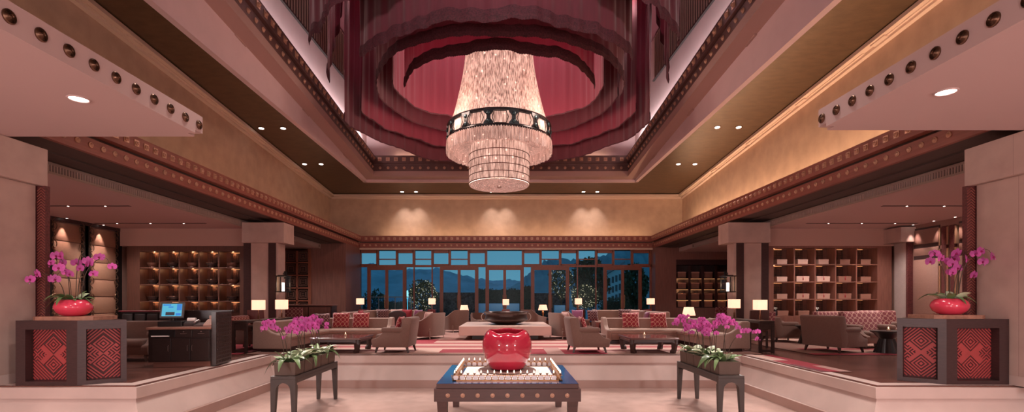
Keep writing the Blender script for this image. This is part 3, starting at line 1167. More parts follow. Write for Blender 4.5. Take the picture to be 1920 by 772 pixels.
TZ = LOW + .758
brass = mat('antique_brass', S(190, 140, 92), 0.3, 0.85, var=0.2, scale=30)
white_petal = mat('white_porcelain', S(252, 242, 236), 0.3)
tray_white = mat('white_tray', S(250, 244, 240), 0.5)
fr = thing('candle_frame', 'square brass frame of white flower tiles round the red vase', 'candle holder', (TX + .0, 8.19, TZ))
bm = BM()
box(bm, -.72, .72, -.72, .72, .0, .012)
obj('tray', bm, tray_white, fr)
for a in range(4):
    bm = BM()
    M4 = Matrix.Rotation(a * PI / 2, 4, 'Z')
    box(bm, -.82, .82, -.82, -.76, 0, .018, .004, M=M4)
    box(bm, -.82, .82, -.80, -.775, .082, .09, M=M4)
    for k in range(17):
        x = -.78 + .0975 * k - .04
        for dx in (-.018, .018):
            b0 = len(bm.verts)
            vs = [v for ring in tube(bm, [(x, -.788, .015), (x + dx * .25, -.79, .05), (x + dx, -.788, .088)], .0055, 6) for v in ring]
            bmesh.ops.transform(bm, matrix=M4, verts=vs)
    obj('rail', bm, brass, fr)
bm = BM()
vs = []
n_ = 40
ctr = [bm.verts.new((0, -.012, .0)), bm.verts.new((0, .004, 0))]
fr_, bk_ = [], []
for k in range(n_):
    a = 2 * PI * k / n_ + PI / 2
    r = .040 * (.80 + .22 * abs(math.cos(2.5 * (a - PI / 2))))
    fr_.append(bm.verts.new((r * math.cos(a), -.006, r * math.sin(a))))
    bk_.append(bm.verts.new((r * math.cos(a), .004, r * math.sin(a))))
for k in range(n_):
    j = (k + 1) % n_
    bm.faces.new((ctr[0], fr_[j], fr_[k]))
    bm.faces.new((ctr[1], bk_[k], bk_[j]))
    bm.faces.new((fr_[k], fr_[j], bk_[j], bk_[k]))
tile0 = obj('flower_tile', bm, white_petal, fr, 0.7)
tile_me = tile0.data
first = True
for a in range(4):
    M4 = Matrix.Rotation(a * PI / 2, 4, 'Z')
    for k in range(16):
        o = tile0 if first else obj('flower_tile', tile_me, None, fr)
        first = False
        o.matrix_local = M4 @ Matrix.Translation((-.77 + .0975 * k, -.792, .052))
# votive lights standing on the brass rail
flame = mat('candle_flame', S(255, 240, 220), 0.5, emit=(1.0, 0.82, 0.62, 1), estr=2.2)
wax = mat('candle_wax', S(250, 240, 232), 0.4)
v0 = thing('votive_candle', 'x', 'candle', (0, 0, 0), 0, 'votive candles on the brass frame')
bm = BM()
lathe(bm, [(.008, 0), (.011, .004), (.019, .018), (.021, .026), (.017, .026)], 12)
obj('brass_cup', bm, brass, v0, 0.6)
bm = BM()
lathe(bm, [(.015, .016), (.016, .03), (.012, .034), (0, .035)], 10)
obj('wax', bm, wax, v0, 0.6)
bm = BM()
lathe(bm, [(0, .033), (.010, .042), (.011, .05), (.006, .064), (0, .078)], 10)
obj('flame', bm, flame, v0, True)
first = True
sides = {0: 'front', 1: 'right', 2: 'back', 3: 'left'}
for a in range(4):
    M4 = Matrix.Rotation(a * PI / 2, 4, 'Z')
    n_ = 17 if a in (0, 2) else 9
    for k in range(n_):
        x = -.788 + (.0985 * k if n_ == 17 else .16 * (k + .4))
        if n_ == 9 and abs(x) > .74:
            continue
        p = M4 @ Vector((x, -.788, .09))
        if a == 2 and abs(p.x) < .30:
            continue        # behind the vase
        o = v0 if first else dup(v0)
        first = False
        o.location = p + Vector((TX, 8.19, TZ))
        if a == 0:
            lab = 'votive candle, %s from the left in the front row before the red vase' % nth(k)
        elif a == 2:
            lab = 'votive candle, %s from the right in the back row behind the red vase' % nth(k)
        else:
            lab = 'votive candle, %s from the %s in the row along the %s of the red vase' % (nth(k), 'front' if a == 1 else 'back', sides[a])
        o['label'] = lab
# woven mat and vase
VX, VY = TX - .005, 8.42
bm = BM()
lathe(bm, [(0, 0), (.47, 0), (.49, .012), (.47, .028), (.2, .032), (0, .032)], 48)
tag(obj('round_mat', bm, mat('woven_mat', S(112, 82, 74), 0.7, var=0.25, scale=60, bump=0.3, bscale=80), smooth=0.5, loc=(VX, VY, TZ + .0125)), 'round brown mat under the red vase', 'mat')


def vase_fn(a, r, z):
    if r > .20 and z > .52:
        k = (z - .52) / .15
        d = (a + PI / 2 + PI) % (2 * PI) - PI          # angle from the viewer's side
        dip = math.exp(-((d - .55) / .30) ** 2) + math.exp(-((d + .50) / .30) ** 2) + .7 * math.exp(-((abs(d) - 2.4) / .4) ** 2)
        return r, z - k * .026 * dip - k * .022 * (math.cos(d) + .6) + k * .008 * math.cos(2 * a)
    return r, z


red_glaze = mat('red_glaze', S(176, 40, 62), 0.12, var=0.10, scale=2.5, coat=0.7)
bm = BM()
pr = [(.0, .0), (.27, .0), (.295, .02), (.33, .08), (.372, .17), (.405, .27), (.42, .36), (.418, .44), (.40, .52), (.375, .59), (.345, .635), (.31, .665), (.295, .672), (.282, .662), (.285, .63), (.31, .58), (.36, .46), (.37, .36), (.33, .18), (.25, .04), (0, .03)]
fine = []
for i in range(len(pr) - 1):
    for k in range(3):
        t_ = k / 3
        fine.append((pr[i][0] * (1 - t_) + pr[i + 1][0] * t_, pr[i][1] * (1 - t_) + pr[i + 1][1] * t_))
fine.append(pr[-1])
lathe(bm, fine, 64, fn=vase_fn)
bmesh.ops.remove_doubles(bm, verts=bm.verts, dist=1e-4)
bmesh.ops.smooth_vert(bm, verts=bm.verts, factor=.5, use_axis_x=True, use_axis_y=True, use_axis_z=True)
tag(obj('vase', bm, red_glaze, smooth=True, loc=(VX, VY, TZ + .0455)), 'big glossy red apple-shaped vase with a wavy rim', 'vase')

# ------------------------------------------------------------------ orchids
petal = mat('magenta_petal', S(204, 92, 172), 0.55, var=0.32, scale=22, rnd=0.32, transl=0.25)
petal_mid = mat('orchid_lip', S(150, 20, 90), 0.5)
stem_m = mat('orchid_stem', S(74, 58, 46), 0.6)
leaf_g = mat('orchid_leaf', S(104, 132, 84), 0.4, var=0.25, scale=5, rnd=0.3)
leaf_p = mat('pale_leaf', S(186, 200, 168), 0.4, var=0.3, scale=5, rnd=0.2)
box_br = mat('brown_planter', S(92, 72, 62), 0.6, var=0.08, scale=6)
moss = mat('potting_moss', S(70, 74, 48), 0.9, var=0.4, scale=25, bump=0.5)


def petal_fan(bm, ang, ln, wd, cup, y=0):
    ca, sa = math.cos(ang), math.sin(ang)
    prof = [(0.06, .12), (.3, .72), (.62, 1.0), (.88, .72), (1.0, .0)]
    left, right = [], []
    for t_, w_ in prof:
        for sgn, lst in ((1, left), (-1, right)):
            u, v = t_ * ln, sgn * w_ * wd
            lst.append(bm.verts.new((u * ca - v * sa, y - cup * t_ * (1 - t_) * 3 + .15 * cup * abs(w_), u * sa + v * ca)))
    for i in range(len(prof) - 1):
        f = bm.faces.new((left[i], left[i + 1], right[i + 1], right[i]))
        f.smooth = True


bm = BM()
for a in (PI / 2, PI / 2 + 2.2, PI / 2 - 2.2):
    petal_fan(bm, a, .048, .017, .008, .004)
for a in (.12, PI - .12):
    petal_fan(bm, a, .052, .032, .010)
nf = len(bm.faces)
lathe(bm, [(.011, 0), (.009, .012), (.004, .02), (0, .022)], 8, c=(0, 0, 0), caps=False)
bm.verts.ensure_lookup_table()
bm.faces.ensure_lookup_table()
for f in bm.faces[nf:]:
    f.material_index = 1
    for v in f.verts:
        if not v.tag:
            v.tag = True
            v.co = Vector((v.co.x, -v.co.z, v.co.y - .006))
fo = obj('flower', bm, [petal, petal_mid], recalc=False)
flower_me = fo.data
bpy.data.objects.remove(fo)
bm = BM()
lathe(bm, [(0, -.016), (.008, -.006), (.009, .004), (0, .014)], 8)
fo = obj('bud', bm, petal, smooth=True)
bud_me = fo.data
bpy.data.objects.remove(fo)


def leaf_mesh(ln, wd, droop, m):
    bm = BM()
    prev = None
    for i in range(8):
        t_ = i / 7
        w_ = wd * (.35 + .65 * math.sin(PI * min(1, t_ * 1.0 + .12) ** .8)) if i < 7 else .002
        y = ln * t_ * (1 - .18 * t_)
        z = ln * (.55 * t_ - droop * t_ * t_)
        row = [bm.verts.new((-w_, y, z + w_ * .35)), bm.verts.new((0, y, z)), bm.verts.new((w_, y, z + w_ * .35))]
        if prev:
            for k in range(2):
                bm.faces.new((prev[k], prev[k + 1], row[k + 1], row[k]))
        prev = row
    o = obj('leaf', bm, m, smooth=True, recalc=False)
    me = o.data
    bpy.data.objects.remove(o)
    return me


leafs = [leaf_mesh(.26, .04, .55, leaf_g), leaf_mesh(.21, .035, .25, leaf_g), leaf_mesh(.30, .045, .95, leaf_g), leaf_mesh(.22, .05, .35, leaf_p)]


def flower_stem(root, base, tip, nfl, seed, face=(0, -1, 0), droop=.10, spread=.05, dense=1.0):
    """a stem from the pot to an arching spray; each flower a sub-part of its stem"""
    rnd = random.Random(seed)
    b, p = Vector(base), Vector(tip)
    d = Vector((p.x - b.x, p.y - b.y, 0))
    dn = d.normalized() if d.length > .01 else Vector((rnd.uniform(-1, 1), rnd.uniform(-1, 1), 0)).normalized()
    top = b + Vector((d.x * .45, d.y * .45, (p.z - b.z) * .93))
    pts = []
    for i in range(11):
        t_ = i / 10
        pts.append((1 - t_) ** 2 * b + 2 * t_ * (1 - t_) * (b + Vector((0, 0, (p.z - b.z) * .8))) + t_ * t_ * p + Vector((0, 0, .03 * math.sin(PI * t_))))
    end = p + dn * .10 - Vector((0, 0, droop))
    pts += [p + dn * .05 + Vector((0, 0, -.02)), end]
    bm = BM()
    tube(bm, pts, [.0055] * 7 + [.0045] * 3 + [.003] * 3, 6)
    st = obj('stem', bm, stem_m, root, True)
    seq = [pts[7], pts[8], pts[9], pts[10], pts[11], pts[12]]
    for k in range(nfl):
        u = k / max(1, nfl - 1) * (len(seq) - 1)
        i = min(int(u), len(seq) - 2)
        c = seq[i].lerp(seq[i + 1], u - i)
        o = obj('flower', flower_me, None, st)
        off = Vector((rnd.uniform(-1, 1), rnd.uniform(-1, .3), rnd.uniform(-.9, .9))) * spread
        o.location = c + off
        f = Vector(face) + Vector((rnd.uniform(-.7, .7), rnd.uniform(-.5, .4), rnd.uniform(-.4, .35)))
        o.rotation_euler = f.to_track_quat('-Y', 'Z').to_euler()
        s_ = rnd.uniform(.8, 1.15) * dense
        o.scale = (s_, s_, s_)
    for k in range(2):
        o = obj('bud', bud_me, None, st)
        o.location = end + Vector((dn.x * .02 * k, dn.y * .02 * k, -.03 * k - .01))
    return st


def leaves(root, c, n, seed, r=.08, pale=.25, s0=.8, s1=1.2, yaw=None):
    rnd = random.Random(seed)
    for k in range(n):
        me = leafs[3] if rnd.random() < pale else leafs[rnd.randint(0, 2)]
        o = obj('leaf', me, None, root)
        a = (2 * PI * k / n + rnd.uniform(-.4, .4)) if yaw is None else rnd.uniform(*yaw)
        o.location = Vector(c) + Vector((-math.sin(a), math.cos(a), 0)) * r * rnd.uniform(.1, .7)
        o.rotation_euler = (rnd.uniform(-.1, .45), rnd.uniform(-.3, .3), a)
        s_ = rnd.uniform(s0, s1)
        o.scale = (s_, s_, s_)


# ------------------------------------------------------------------ two orchid benches
bench_w = mat('bench_dark', S(66, 56, 52), 0.5, var=0.15, scale=5)


def bench(x0, x1, y0, y1, side):
    t = thing('planter_bench', 'long dark arched bench carrying orchid boxes, %s of the red vase' % side, 'bench', ((x0 + x1) / 2, (y0 + y1) / 2, LOW))
    w_, l_ = (x1 - x0) / 2, (y1 - y0) / 2
    bm = BM()
    box(bm, -w_, w_, -l_, l_, .70, .747, .005)
    obj('top', bm, bench_w, t)
    for sx in (-1, 1):
        bm = BM()
        xa, xb = sorted((sx * w_, sx * (w_ - .035)))
        box(bm, xa, xb, -l_ + .07, l_ - .07, .635, .70)
        obj('side_rail', bm, bench_w, t)
    for sy in (-1, 1):
        bm = BM()
        ins = w_ - .085
        pts = [(-w_, .70), (-w_, .60), (-ins, .52)]
        for k in range(9):
            a = PI - PI * k / 8
            pts.append((ins * math.cos(a), .52 + .12 * math.sin(a)))
        pts += [(w_, .60), (w_, .70)]
        prism(bm, pts[:2] + pts[3:], sy * l_ - (.06 if sy > 0 else 0), sy * l_ + (.06 if sy < 0 else 0), 'y')
        obj('arched_apron', bm, bench_w, t)
        for sx in (-1, 1):
            bm = BM()
            v = box(bm, sx * (w_ - .045) - .045, sx * (w_ - .045) + .045, sy * (l_ - .045) - .045, sy * (l_ - .045) + .045, 0, .60)
            for q in v:
                if q.co.z < .1:
                    q.co.x = sx * (w_ - .03) + (q.co.x - sx * (w_ - .045)) * .62
                    q.co.y = sy * (l_ - .03) + (q.co.y - sy * (l_ - .045)) * .62
            obj('leg', bm, bench_w, t)
    return t


def planter(x, y, z, label, seed, tips, grp, nl=11, pale=.25):
    t = thing('orchid_planter', label, 'plant', (x, y, z), 0, grp)
    bm = BM()
    prism(bm, [(-.165, 0), (.165, 0), (.18, .215), (-.18, .215)], -.172, .172, 'y')
    bevel_all(bm, .006, 1)
    obj('planter_box', bm, box_br, t)
    bm = BM()
    box(bm, -.165, .165, -.16, .16, .19, .222, .01)
    obj('moss', bm, moss, t)
    leaves(t, (0, 0, .215), nl, seed, .13, pale, 1.0, 1.5)
    for k, (dx, dy, dz, nf_) in enumerate(tips):
        rr = random.Random(seed * 10 + k)
        flower_stem(t, (dx * .25 + rr.uniform(-.08, .08), rr.uniform(-.08, .08), .2), (dx, dy, dz), nf_, seed * 31 + k)
    return t


rr = random.Random(21)
for side, x0, x1, y0, y1, s in (('left', -3.76, -3.36, 7.91, 9.89, -1), ('right', 3.42, 3.84, 7.99, 9.93, 1)):
    bench(x0, x1, y0, y1, side)
    xc = (x0 + x1) / 2
    for k in range(5):
        y = y0 + .24 + k * (y1 - y0 - .48) / 4
        tips = []
        for j in range(3):
            lean = rr.uniform(-.32, .22) if side == 'left' else rr.uniform(-.3, .3)
            if k == 0:
                lean += -.12 if side == 'left' else .12
            tips.append((lean, rr.uniform(-.16, .1), rr.uniform(.70, .93), rr.randint(7, 9)))
        lab = 'brown orchid box, %s from the front on the bench %s of the red vase' % (nth(k), side)
        planter(xc, y, LOW + .748, lab, 100 + k + (50 if side == 'right' else 0), tips, 'orchid boxes on the benches', 15, (.2 if side == 'left' and k < 3 else .5))

# ------------------------------------------------------------------ corner plinths with orchid bowls
red_panel = mat('carved_red_panel', S(164, 62, 62), 0.5, var=0.08, scale=4)
red_groove = mat('panel_groove', S(74, 34, 36), 0.7)


def carved(root, w_, h_):
    """a carved panel, width w_, height h_, facing -y: raised strips of a stepped-diamond pattern over a darker ground"""
    bm = BM()
    box(bm, -w_ / 2, w_ / 2, 0, .02, 0, h_)
    p = obj('carved_panel', bm, red_groove, root)
    bm = BM()
    hw, hh = w_ / 2, h_ / 2
    c = .025                                   # strip width along the diagonals
    n = int((hw + hh) / c) + 2

    def raised(u, v):
        au, av = abs(u), abs(v)
        dd = au + abs(av - hh * .42)            # upper and lower stepped diamonds
        if dd < .15:
            return int(dd / (c * 1.0)) % 2 == 0
        p_, q_ = (au - hw * .66) + v, (au - hw * .66) - v
        if abs(p_) + abs(q_) < .24 and max(abs(p_), abs(q_)) < .13:
            m = min(abs(p_), abs(q_))
            return m < c * .6 or int((m + c * .4) / c) % 2 == 0
        s_ = au + av
        if s_ > hh * .78:
            return int((s_ - hh * .78) / c) % 2 == 1
        return True
    for i in range(-n, n):
        for j in range(-n, n):
            A, B = (i + .5) * c, (j + .5) * c
            u, v = (A + B) / 2, (A - B) / 2
            if abs(u) > hw - c * .5 or abs(v) > hh - c * .5 or not raised(u, v):
                continue
            h = c / 2
            y = -.010
            q = [(u - h, v), (u, v - h), (u + h, v), (u, v + h)]
            bm.faces.new([bm.verts.new((a, y, b + hh)) for a, b in q])
    bmesh.ops.remove_doubles(bm, verts=bm.verts, dist=c * .1)
    r = bmesh.ops.extrude_face_region(bm, geom=bm.faces[:])
    for v in r['geom']:
        if isinstance(v, bmesh.types.BMVert):
            v.co.y = 0.0
    obj('raised_pattern', bm, red_panel, p)
    return p


def plinth(side):
    s = -1 if side == 'left' else 1
    if s < 0:
        A, B, Cc, Dd, Ee, top = (-7.16, 7.24), (-6.26, 7.24), (-5.83, 7.62), (-6.36, 8.06), (-7.16, 8.06), .947
    else:
        A, B, Cc, Dd, Ee, top = (7.42, 7.32), (6.50, 7.32), (6.10, 7.74), (6.66, 8.16), (7.2, 8.16), .965
    t = thing('corner_plinth', 'dark wood corner plinth with carved red panels carrying the %s orchid bowl' % side, 'plinth', (B[0], B[1], 0))
    rel = lambda p: (p[0] - B[0], p[1] - B[1])
    poly = [rel(A), (0, 0), rel(Cc), rel(Dd), rel(Ee)]
    bm = BM()
    prism(bm, poly, top - .13, top)
    obj('top', bm, dark_wood, t)
    bm = BM()
    prism(bm, poly, 0.0, .06)
    obj('base', bm, dark_wood, t)
    # posts at the corners and lining walls behind the openings
    faces = [(rel(A), (0, 0), .14, .16), ((0, 0), rel(Cc), .10, .07)]
    for (p, q, wa, wb) in faces:
        p, q = Vector(p), Vector(q)
        d = (q - p).normalized()
        n_ = Vector((-d.y, d.x)) * (1 if s < 0 else -1)
        for a, b in ((p, p + d * wa), (q - d * wb, q)):
            bm = BM()
            prism(bm, [tuple(a), tuple(b), tuple(b + n_ * .15), tuple(a + n_ * .15)], .06, top - .13)
            obj('post', bm, dark_wood, t)
    bm = BM()
    pin = []
    for (p, q, wa, wb) in faces:
        p, q = Vector(p), Vector(q)
        d = (q - p).normalized()
        n_ = Vector((-d.y, d.x)) * (1 if s < 0 else -1)
        a, b = p + n_ * .16, q + n_ * .16
        prism(bm, [tuple(a), tuple(b), tuple(b + n_ * .04), tuple(a + n_ * .04)], .06, top - .13)
    inner = Vector(rel(((A[0] + B[0]) / 2, (A[1] + Dd[1]) / 2)))
    for p, q in ((Cc, Dd), (Dd, Ee), (Ee, A)):
        p, q = Vector(rel(p)), Vector(rel(q))
        prism(bm, [tuple(p), tuple(q), tuple(q + (inner - q) * .08), tuple(p + (inner - p) * .08)], .06, top - .13)
    obj('carcass', bm, dark_wood, t)
    for (p, q, wa, wb) in faces:
        p, q = Vector(p), Vector(q)
        L_ = (q - p).length
        d = (q - p).normalized()
        n_ = Vector((-d.y, d.x)) * (1 if s < 0 else -1)
        w_ = L_ - wa - wb
        h_ = top - .13 - .06
        c = carved(t, w_ + .10, h_)
        m = p + d * (wa + w_ / 2) + n_ * .135
        c.location = (m.x, m.y, .06)
        dd = d if s < 0 else -d
        c.rotation_euler = (0, 0, math.atan2(dd.y, dd.x))
    return t, top


burl = mat('burl_board', S(160, 112, 92), 0.6, var=0.3, scale=9, bump=0.4, bscale=20)
pink_glaze = mat('coral_glaze', S(222, 66, 92), 0.18, coat=0.5)
for side, cx, cy, bx0, bx1 in (('left', -6.64, 7.62, -7.06, -6.16), ('right', 6.90, 7.72, 6.46, 7.24)):
    t, top = plinth(side)
    bm = BM()
    rr = random.Random(5 if side == 'left' else 6)
    pts = []
    for k in range(28):
        a = 2 * PI * k / 28
        ca, sa = math.cos(a), math.sin(a)
        q = max(abs(ca), abs(sa))
        pts.append(((bx1 - bx0) / 2 * ca / q * (1 + rr.uniform(-.03, .02)), .30 * sa / q * (1 + rr.uniform(-.06, .03))))
    prism(bm, pts, 0, .055)
    tag(obj('burl_board', bm, burl, loc=((bx0 + bx1) / 2, cy + .02, top)), 'rough-edged wooden board under the %s orchid bowl' % side, 'board')
    o = thing('orchid_bowl', 'rounded coral-red bowl of magenta orchids on the %s corner plinth' % side, 'plant', (cx, cy, top + .055))
    bm = BM()

    def bowl_fn(a, r, z):
        return r * .76 * (1 + .02 * math.cos(3 * a + 1)), z
    lathe(bm, [(0, 0), (.13, 0), (.20, .015), (.275, .06), (.312, .115), (.315, .15), (.295, .195), (.25, .235), (.20, .252), (.185, .245), (.18, .20), (0, .20)], 48, fn=bowl_fn)
    bmesh.ops.remove_doubles(bm, verts=bm.verts, dist=1e-4)
    obj('bowl', bm, pink_glaze, o, 0.9)
    bm = BM()
    lathe(bm, [(.142, .22), (.09, .245), (0, .25)], 24)
    obj('moss', bm, moss, o, True)
    leaves(o, (0, 0, .235), 13, 77 if side == 'left' else 78, .2, .12, .8, 1.25)
    if side == 'left':
        tips = [(-.50, -.05, .66, 3), (-.26, .0, .92, 4), (-.06, -.1, .70, 4), (.07, .05, .95, 2), (.24, 0, .78, 3), (.46, .0, .90, 3)]
    else:
        tips = [(-.30, -.05, .98, 3), (-.06, -.08, .76, 3), (.06, .04, .97, 3), (.20, -.05, .76, 2), (.27, -.12, .92, 2), (.33, -.22, 1.0, 3)]
    for k, (dx, dy, dz, nf_) in enumerate(tips):
        st = flower_stem(o, (dx * .25, dy * .3, .22), (dx, dy, dz), nf_, 300 + k + (40 if side == 'right' else 0), droop=.12, spread=.045, dense=1.45 if side == 'left' else 1.6)
# ------------------------------------------------------------------ lounge furniture on the raised floor
taupe = mat('taupe_upholstery', S(154, 126, 114), 0.9, var=0.06, scale=30, bump=0.15, bscale=220, sheen=0.15)
taupe_d = mat('brown_upholstery', S(122, 92, 82), 0.9, var=0.06, scale=30, bump=0.15, bscale=220, sheen=0.15)
seat_c = mat('seat_upholstery', S(162, 134, 120), 0.9, var=0.05, scale=30, bump=0.12, bscale=200)
leg_w = mat('chair_leg_wood', S(60, 40, 36), 0.4)
honey = lattice_cloth('red_lattice_cloth', S(158, 40, 56), S(222, 170, 150), 0.125)
honey_s = lattice_cloth('plum_lattice_cloth', S(132, 62, 70), S(206, 166, 150), 0.14)
zig = lattice_cloth('dark_lattice_cloth', S(88, 54, 60), S(190, 150, 146), 0.10)
purple = mat('violet_cushion', S(164, 100, 140), 0.8, sheen=0.4)
pale_cush = mat('pale_pink_cushion', S(216, 176, 170), 0.85, bump=0.1, bscale=100)
red_cush = mat('red_cushion', S(160, 44, 58), 0.8)
gloss_brown = mat('polished_brown_top', S(96, 60, 54), 0.18, coat=0.4)


def cushion(label, m, loc, rz, tilt=.25, w_=.46, h_=.44, th=.13, grp=None, name='cushion'):
    bm = BM()
    n = 10
    g = {}
    for sd in (-1, 1):
        for i in range(n + 1):
            for j in range(n + 1):
                u, v = i / n * 2 - 1, j / n * 2 - 1
                e = (1 - u ** 4) * (1 - v ** 4)
                pin = 1 - .06 * (1 - abs(u)) * 0 - .05 * (1 - min(abs(u), 1)) * abs(v) ** 3 - .0
                key = (sd if e > 1e-9 else 0, i, j)
                if key not in g:
                    sx_ = (w_ / 2) * u * (1 - .07 * (1 - v * v) * abs(u) ** 6)
                    sz_ = (h_ / 2) * v * (1 - .07 * (1 - u * u) * abs(v) ** 6)
                    g[key] = bm.verts.new((sx_, sd * th / 2 * e ** .55, sz_))
    for sd in (-1, 1):
        for i in range(n):
            for j in range(n):
                q = []
                for a, b in ((i, j), (i + 1, j), (i + 1, j + 1), (i, j + 1)):
                    v = g.get((sd, a, b)) or g.get((0, a, b))
                    q.append(v)
                if len(set(q)) == 4:
                    bm.faces.new(q if sd < 0 else q[::-1])
    o = obj(name, bm, m, smooth=True)
    o.location = (loc[0], loc[1], loc[2] + h_ / 2 * math.cos(tilt) + .01)
    o.rotation_euler = Euler((-tilt, 0, rz), 'XYZ')
    tag(o, label, 'cushion', grp or 'scatter cushions')
    return o


def armchair(label, loc, rz, w_=.82, d_=.88, h_=.84, body=None, seatm=None, backm=None, grp='lounge armchairs', name='armchair'):
    """upholstered armchair facing -y, origin on the floor"""
    body = body or taupe_d
    t = thing(name, label, 'chair', loc, rz, grp)
    hw, hd = w_ / 2, d_ / 2
    for sx in (-1, 1):
        for sy in (-1, 1):
            bm = BM()
            v = box(bm, sx * (hw - .09) - .028, sx * (hw - .09) + .028, sy * (hd - .09) - .028, sy * (hd - .09) + .028, 0, .15)
            for q in v:
                if q.co.z < .05:
                    q.co.x = sx * (hw - .06) + (q.co.x - sx * (hw - .09)) * .6
                    q.co.y = sy * (hd - .05) + (q.co.y - sy * (hd - .09)) * .6
            obj('leg', bm, leg_w, t)
    bm = BM()
    box(bm, -hw + .06, hw - .06, -hd + .05, hd - .08, .14, .30, .02)
    obj('seat_frame', bm, body, t, .6)
    bm = BM()
    box(bm, -hw + .13, hw - .13, -hd + .02, hd - .2, .29, .44, .05, 3)
    obj('seat_cushion', bm, seatm or body, t, .6)
    bm = BM()
    prism(bm, [(hd - .26, .28), (hd - .17, h_ - .03), (hd - .14, h_), (hd + .02, h_), (hd + .05, h_ - .04), (hd - .05, .14), (hd - .2, .14)], -hw - .01, hw + .01, 'x')
    bevel_all(bm, .03, 2)
    obj('backrest', bm, backm or body, t, .6)
    for sx in (-1, 1):
        bm = BM()
        a, b = sorted((sx * hw, sx * (hw - .12)))
        prism(bm, [(hd - .10, .14), (hd - .08, .50), (-hd + .26, .50), (-hd + .20, .45), (-hd + .14, .39), (-hd + .06, .35), (-hd - .02, .335), (-hd - .04, .30), (-hd - .01, .14)], a, b, 'x')
        bevel_all(bm, .018, 2)
        obj('arm', bm, body, t, .6)
        bm = BM()
        a, b = sorted((sx * (hw + .015), sx * (hw - .15)))
        box(bm, a, b, -hd + .20, hd - .14, .485, .605, .045, 3)
        obj('arm_pad', bm, body, t, .6)
    return t


def tub(label, loc, rz, w_=.95, d_=.85, h_=.80, body=None, grp='tub chairs'):
    """curved-back tub sofa facing -y"""
    body = body or taupe_d
    t = thing('tub_chair', label, 'chair', loc, rz, grp)
    hw, hd = w_ / 2, d_ / 2
    bm = BM()
    N_ = 22
    rin, rout = [], []
    for i in range(N_ + 1):
        u = -1 + 2 * i / N_
        a = u * 1.75
        x = hw * math.copysign(abs(math.sin(a)) ** .75, math.sin(a))
        y = hd * .92 * math.copysign(abs(math.cos(a)) ** .75, math.cos(a)) * 1.0
        if abs(u) > .88:
            y = y - (abs(u) - .88) * 2.2
        hh = h_ - .30 * max(0, abs(u) - .38) / .62
        rin.append((x * .82, y * .82 if y > 0 else y, hh))
        rout.append((x, y, hh))
    cols = []
    for (xi, yi, hi), (xo, yo, ho) in zip(rin, rout):
        cols.append([bm.verts.new((xo * .94, yo * .94, .10)), bm.verts.new((xo * 1.03, yo * 1.03, ho - .03)), bm.verts.new((xo * .985, yo * .985, ho)),
                     bm.verts.new((xi * 1.03, yi * 1.03, hi)), bm.verts.new((xi, yi, hi - .04)), bm.verts.new((xi, yi, .10))])
    for i in range(N_):
        for k in range(6):
            bm.faces.new((cols[i][k], cols[i][(k + 1) % 6], cols[i + 1][(k + 1) % 6], cols[i + 1][k]))
    bm.faces.new(cols[0])
    bm.faces.new(cols[-1][::-1])
    obj('back_shell', bm, body, t, .7)
    bm = BM()
    box(bm, -hw * .80, hw * .80, -hd * .95, hd * .70, .28, .44, .05, 3)
    obj('seat_cushion', bm, seat_c, t, .6)
    bm = BM()
    box(bm, -hw * .82, hw * .82, -hd * .85, hd * .7, .10, .28, .02)
    obj('seat_frame', bm, body, t, .6)
    for sx in (-1, 1):
        for sy in (-1, 1):
            bm = BM()
            cyl(bm, (sx * hw * .72, sy * hd * .66, 0), (sx * hw * .70, sy * hd * .62, .11), .014, .02, 8)
            obj('leg', bm, white_metal, t)
    return t


def banquette(label, path, name='sofa', h_=.72, body=None, ends=True, seat_d=.62, grp='curved sofas', cat='sofa'):
    """long sofa along a plan path given in world metres; people sit on the left of the direction of travel"""
    body = body or taupe
    o = path[0]
    t = thing(name, label, cat, (o[0], o[1], 0), 0, grp)
    P = [(p[0] - o[0], p[1] - o[1]) for p in rounded(path, 1.0, 8)]
    bm = BM()
    sweep(bm, [(0.02, .10), (0.0, .14), (-.09, h_ - .03), (-.06, h_), (.04, h_), (.08, h_ - .03), (.17, .36), (.17, .10)], P)
    obj('backrest', bm, body, t, .6)
    bm = BM()
    sweep(bm, [(.16, .12), (.16, .30), (.17 + seat_d - .03, .30), (.17 + seat_d - .05, .12)], P)
    obj('seat_frame', bm, body, t, .6)
    bm = BM()
    sweep(bm, [(.15, .30), (.15, .42), (.19 + seat_d - .08, .43), (.19 + seat_d - .02, .40), (.19 + seat_d, .36), (.19 + seat_d - .02, .31), (.17 + seat_d - .05, .30)], P)
    obj('seat_cushion', bm, seat_c, t, .7)
    bm = BM()
    sweep(bm, [(.04, 0), (.04, .10), (seat_d + .06, .10), (seat_d + .06, 0)], P)
    obj('plinth_base', bm, leg_w, t)
    if ends:
        for e, nx in ((0, 1), (-1, -2)):
            p = Vector((P[e][0], P[e][1]))
            q = Vector((P[nx][0], P[nx][1]))
            d = (p - q).normalized()
            trav = -d if e == 0 else d
            n_ = Vector((-trav.y, trav.x))
            bm = BM()
            pr = [(-.10, .08), (-.10, h_ - .02), (-.06, h_ + .02), (.10, h_ + .015), (.18, h_ - .05), (.25, h_ - .18), (.36, .47), (.52, .42), (seat_d + .16, .41), (seat_d + .20, .36), (seat_d + .18, .08)]
            vs = prism(bm, pr, 0, .14, 'z')
            for v in vs:
                a_, z_, w_ = v.co.x, v.co.y, v.co.z
                c = p + n_ * a_ + d * (w_ - .02)
                v.co = (c.x, c.y, z_)
            bevel_all(bm, .02, 1)
            obj('arm', bm, body, t, .6)
    return t


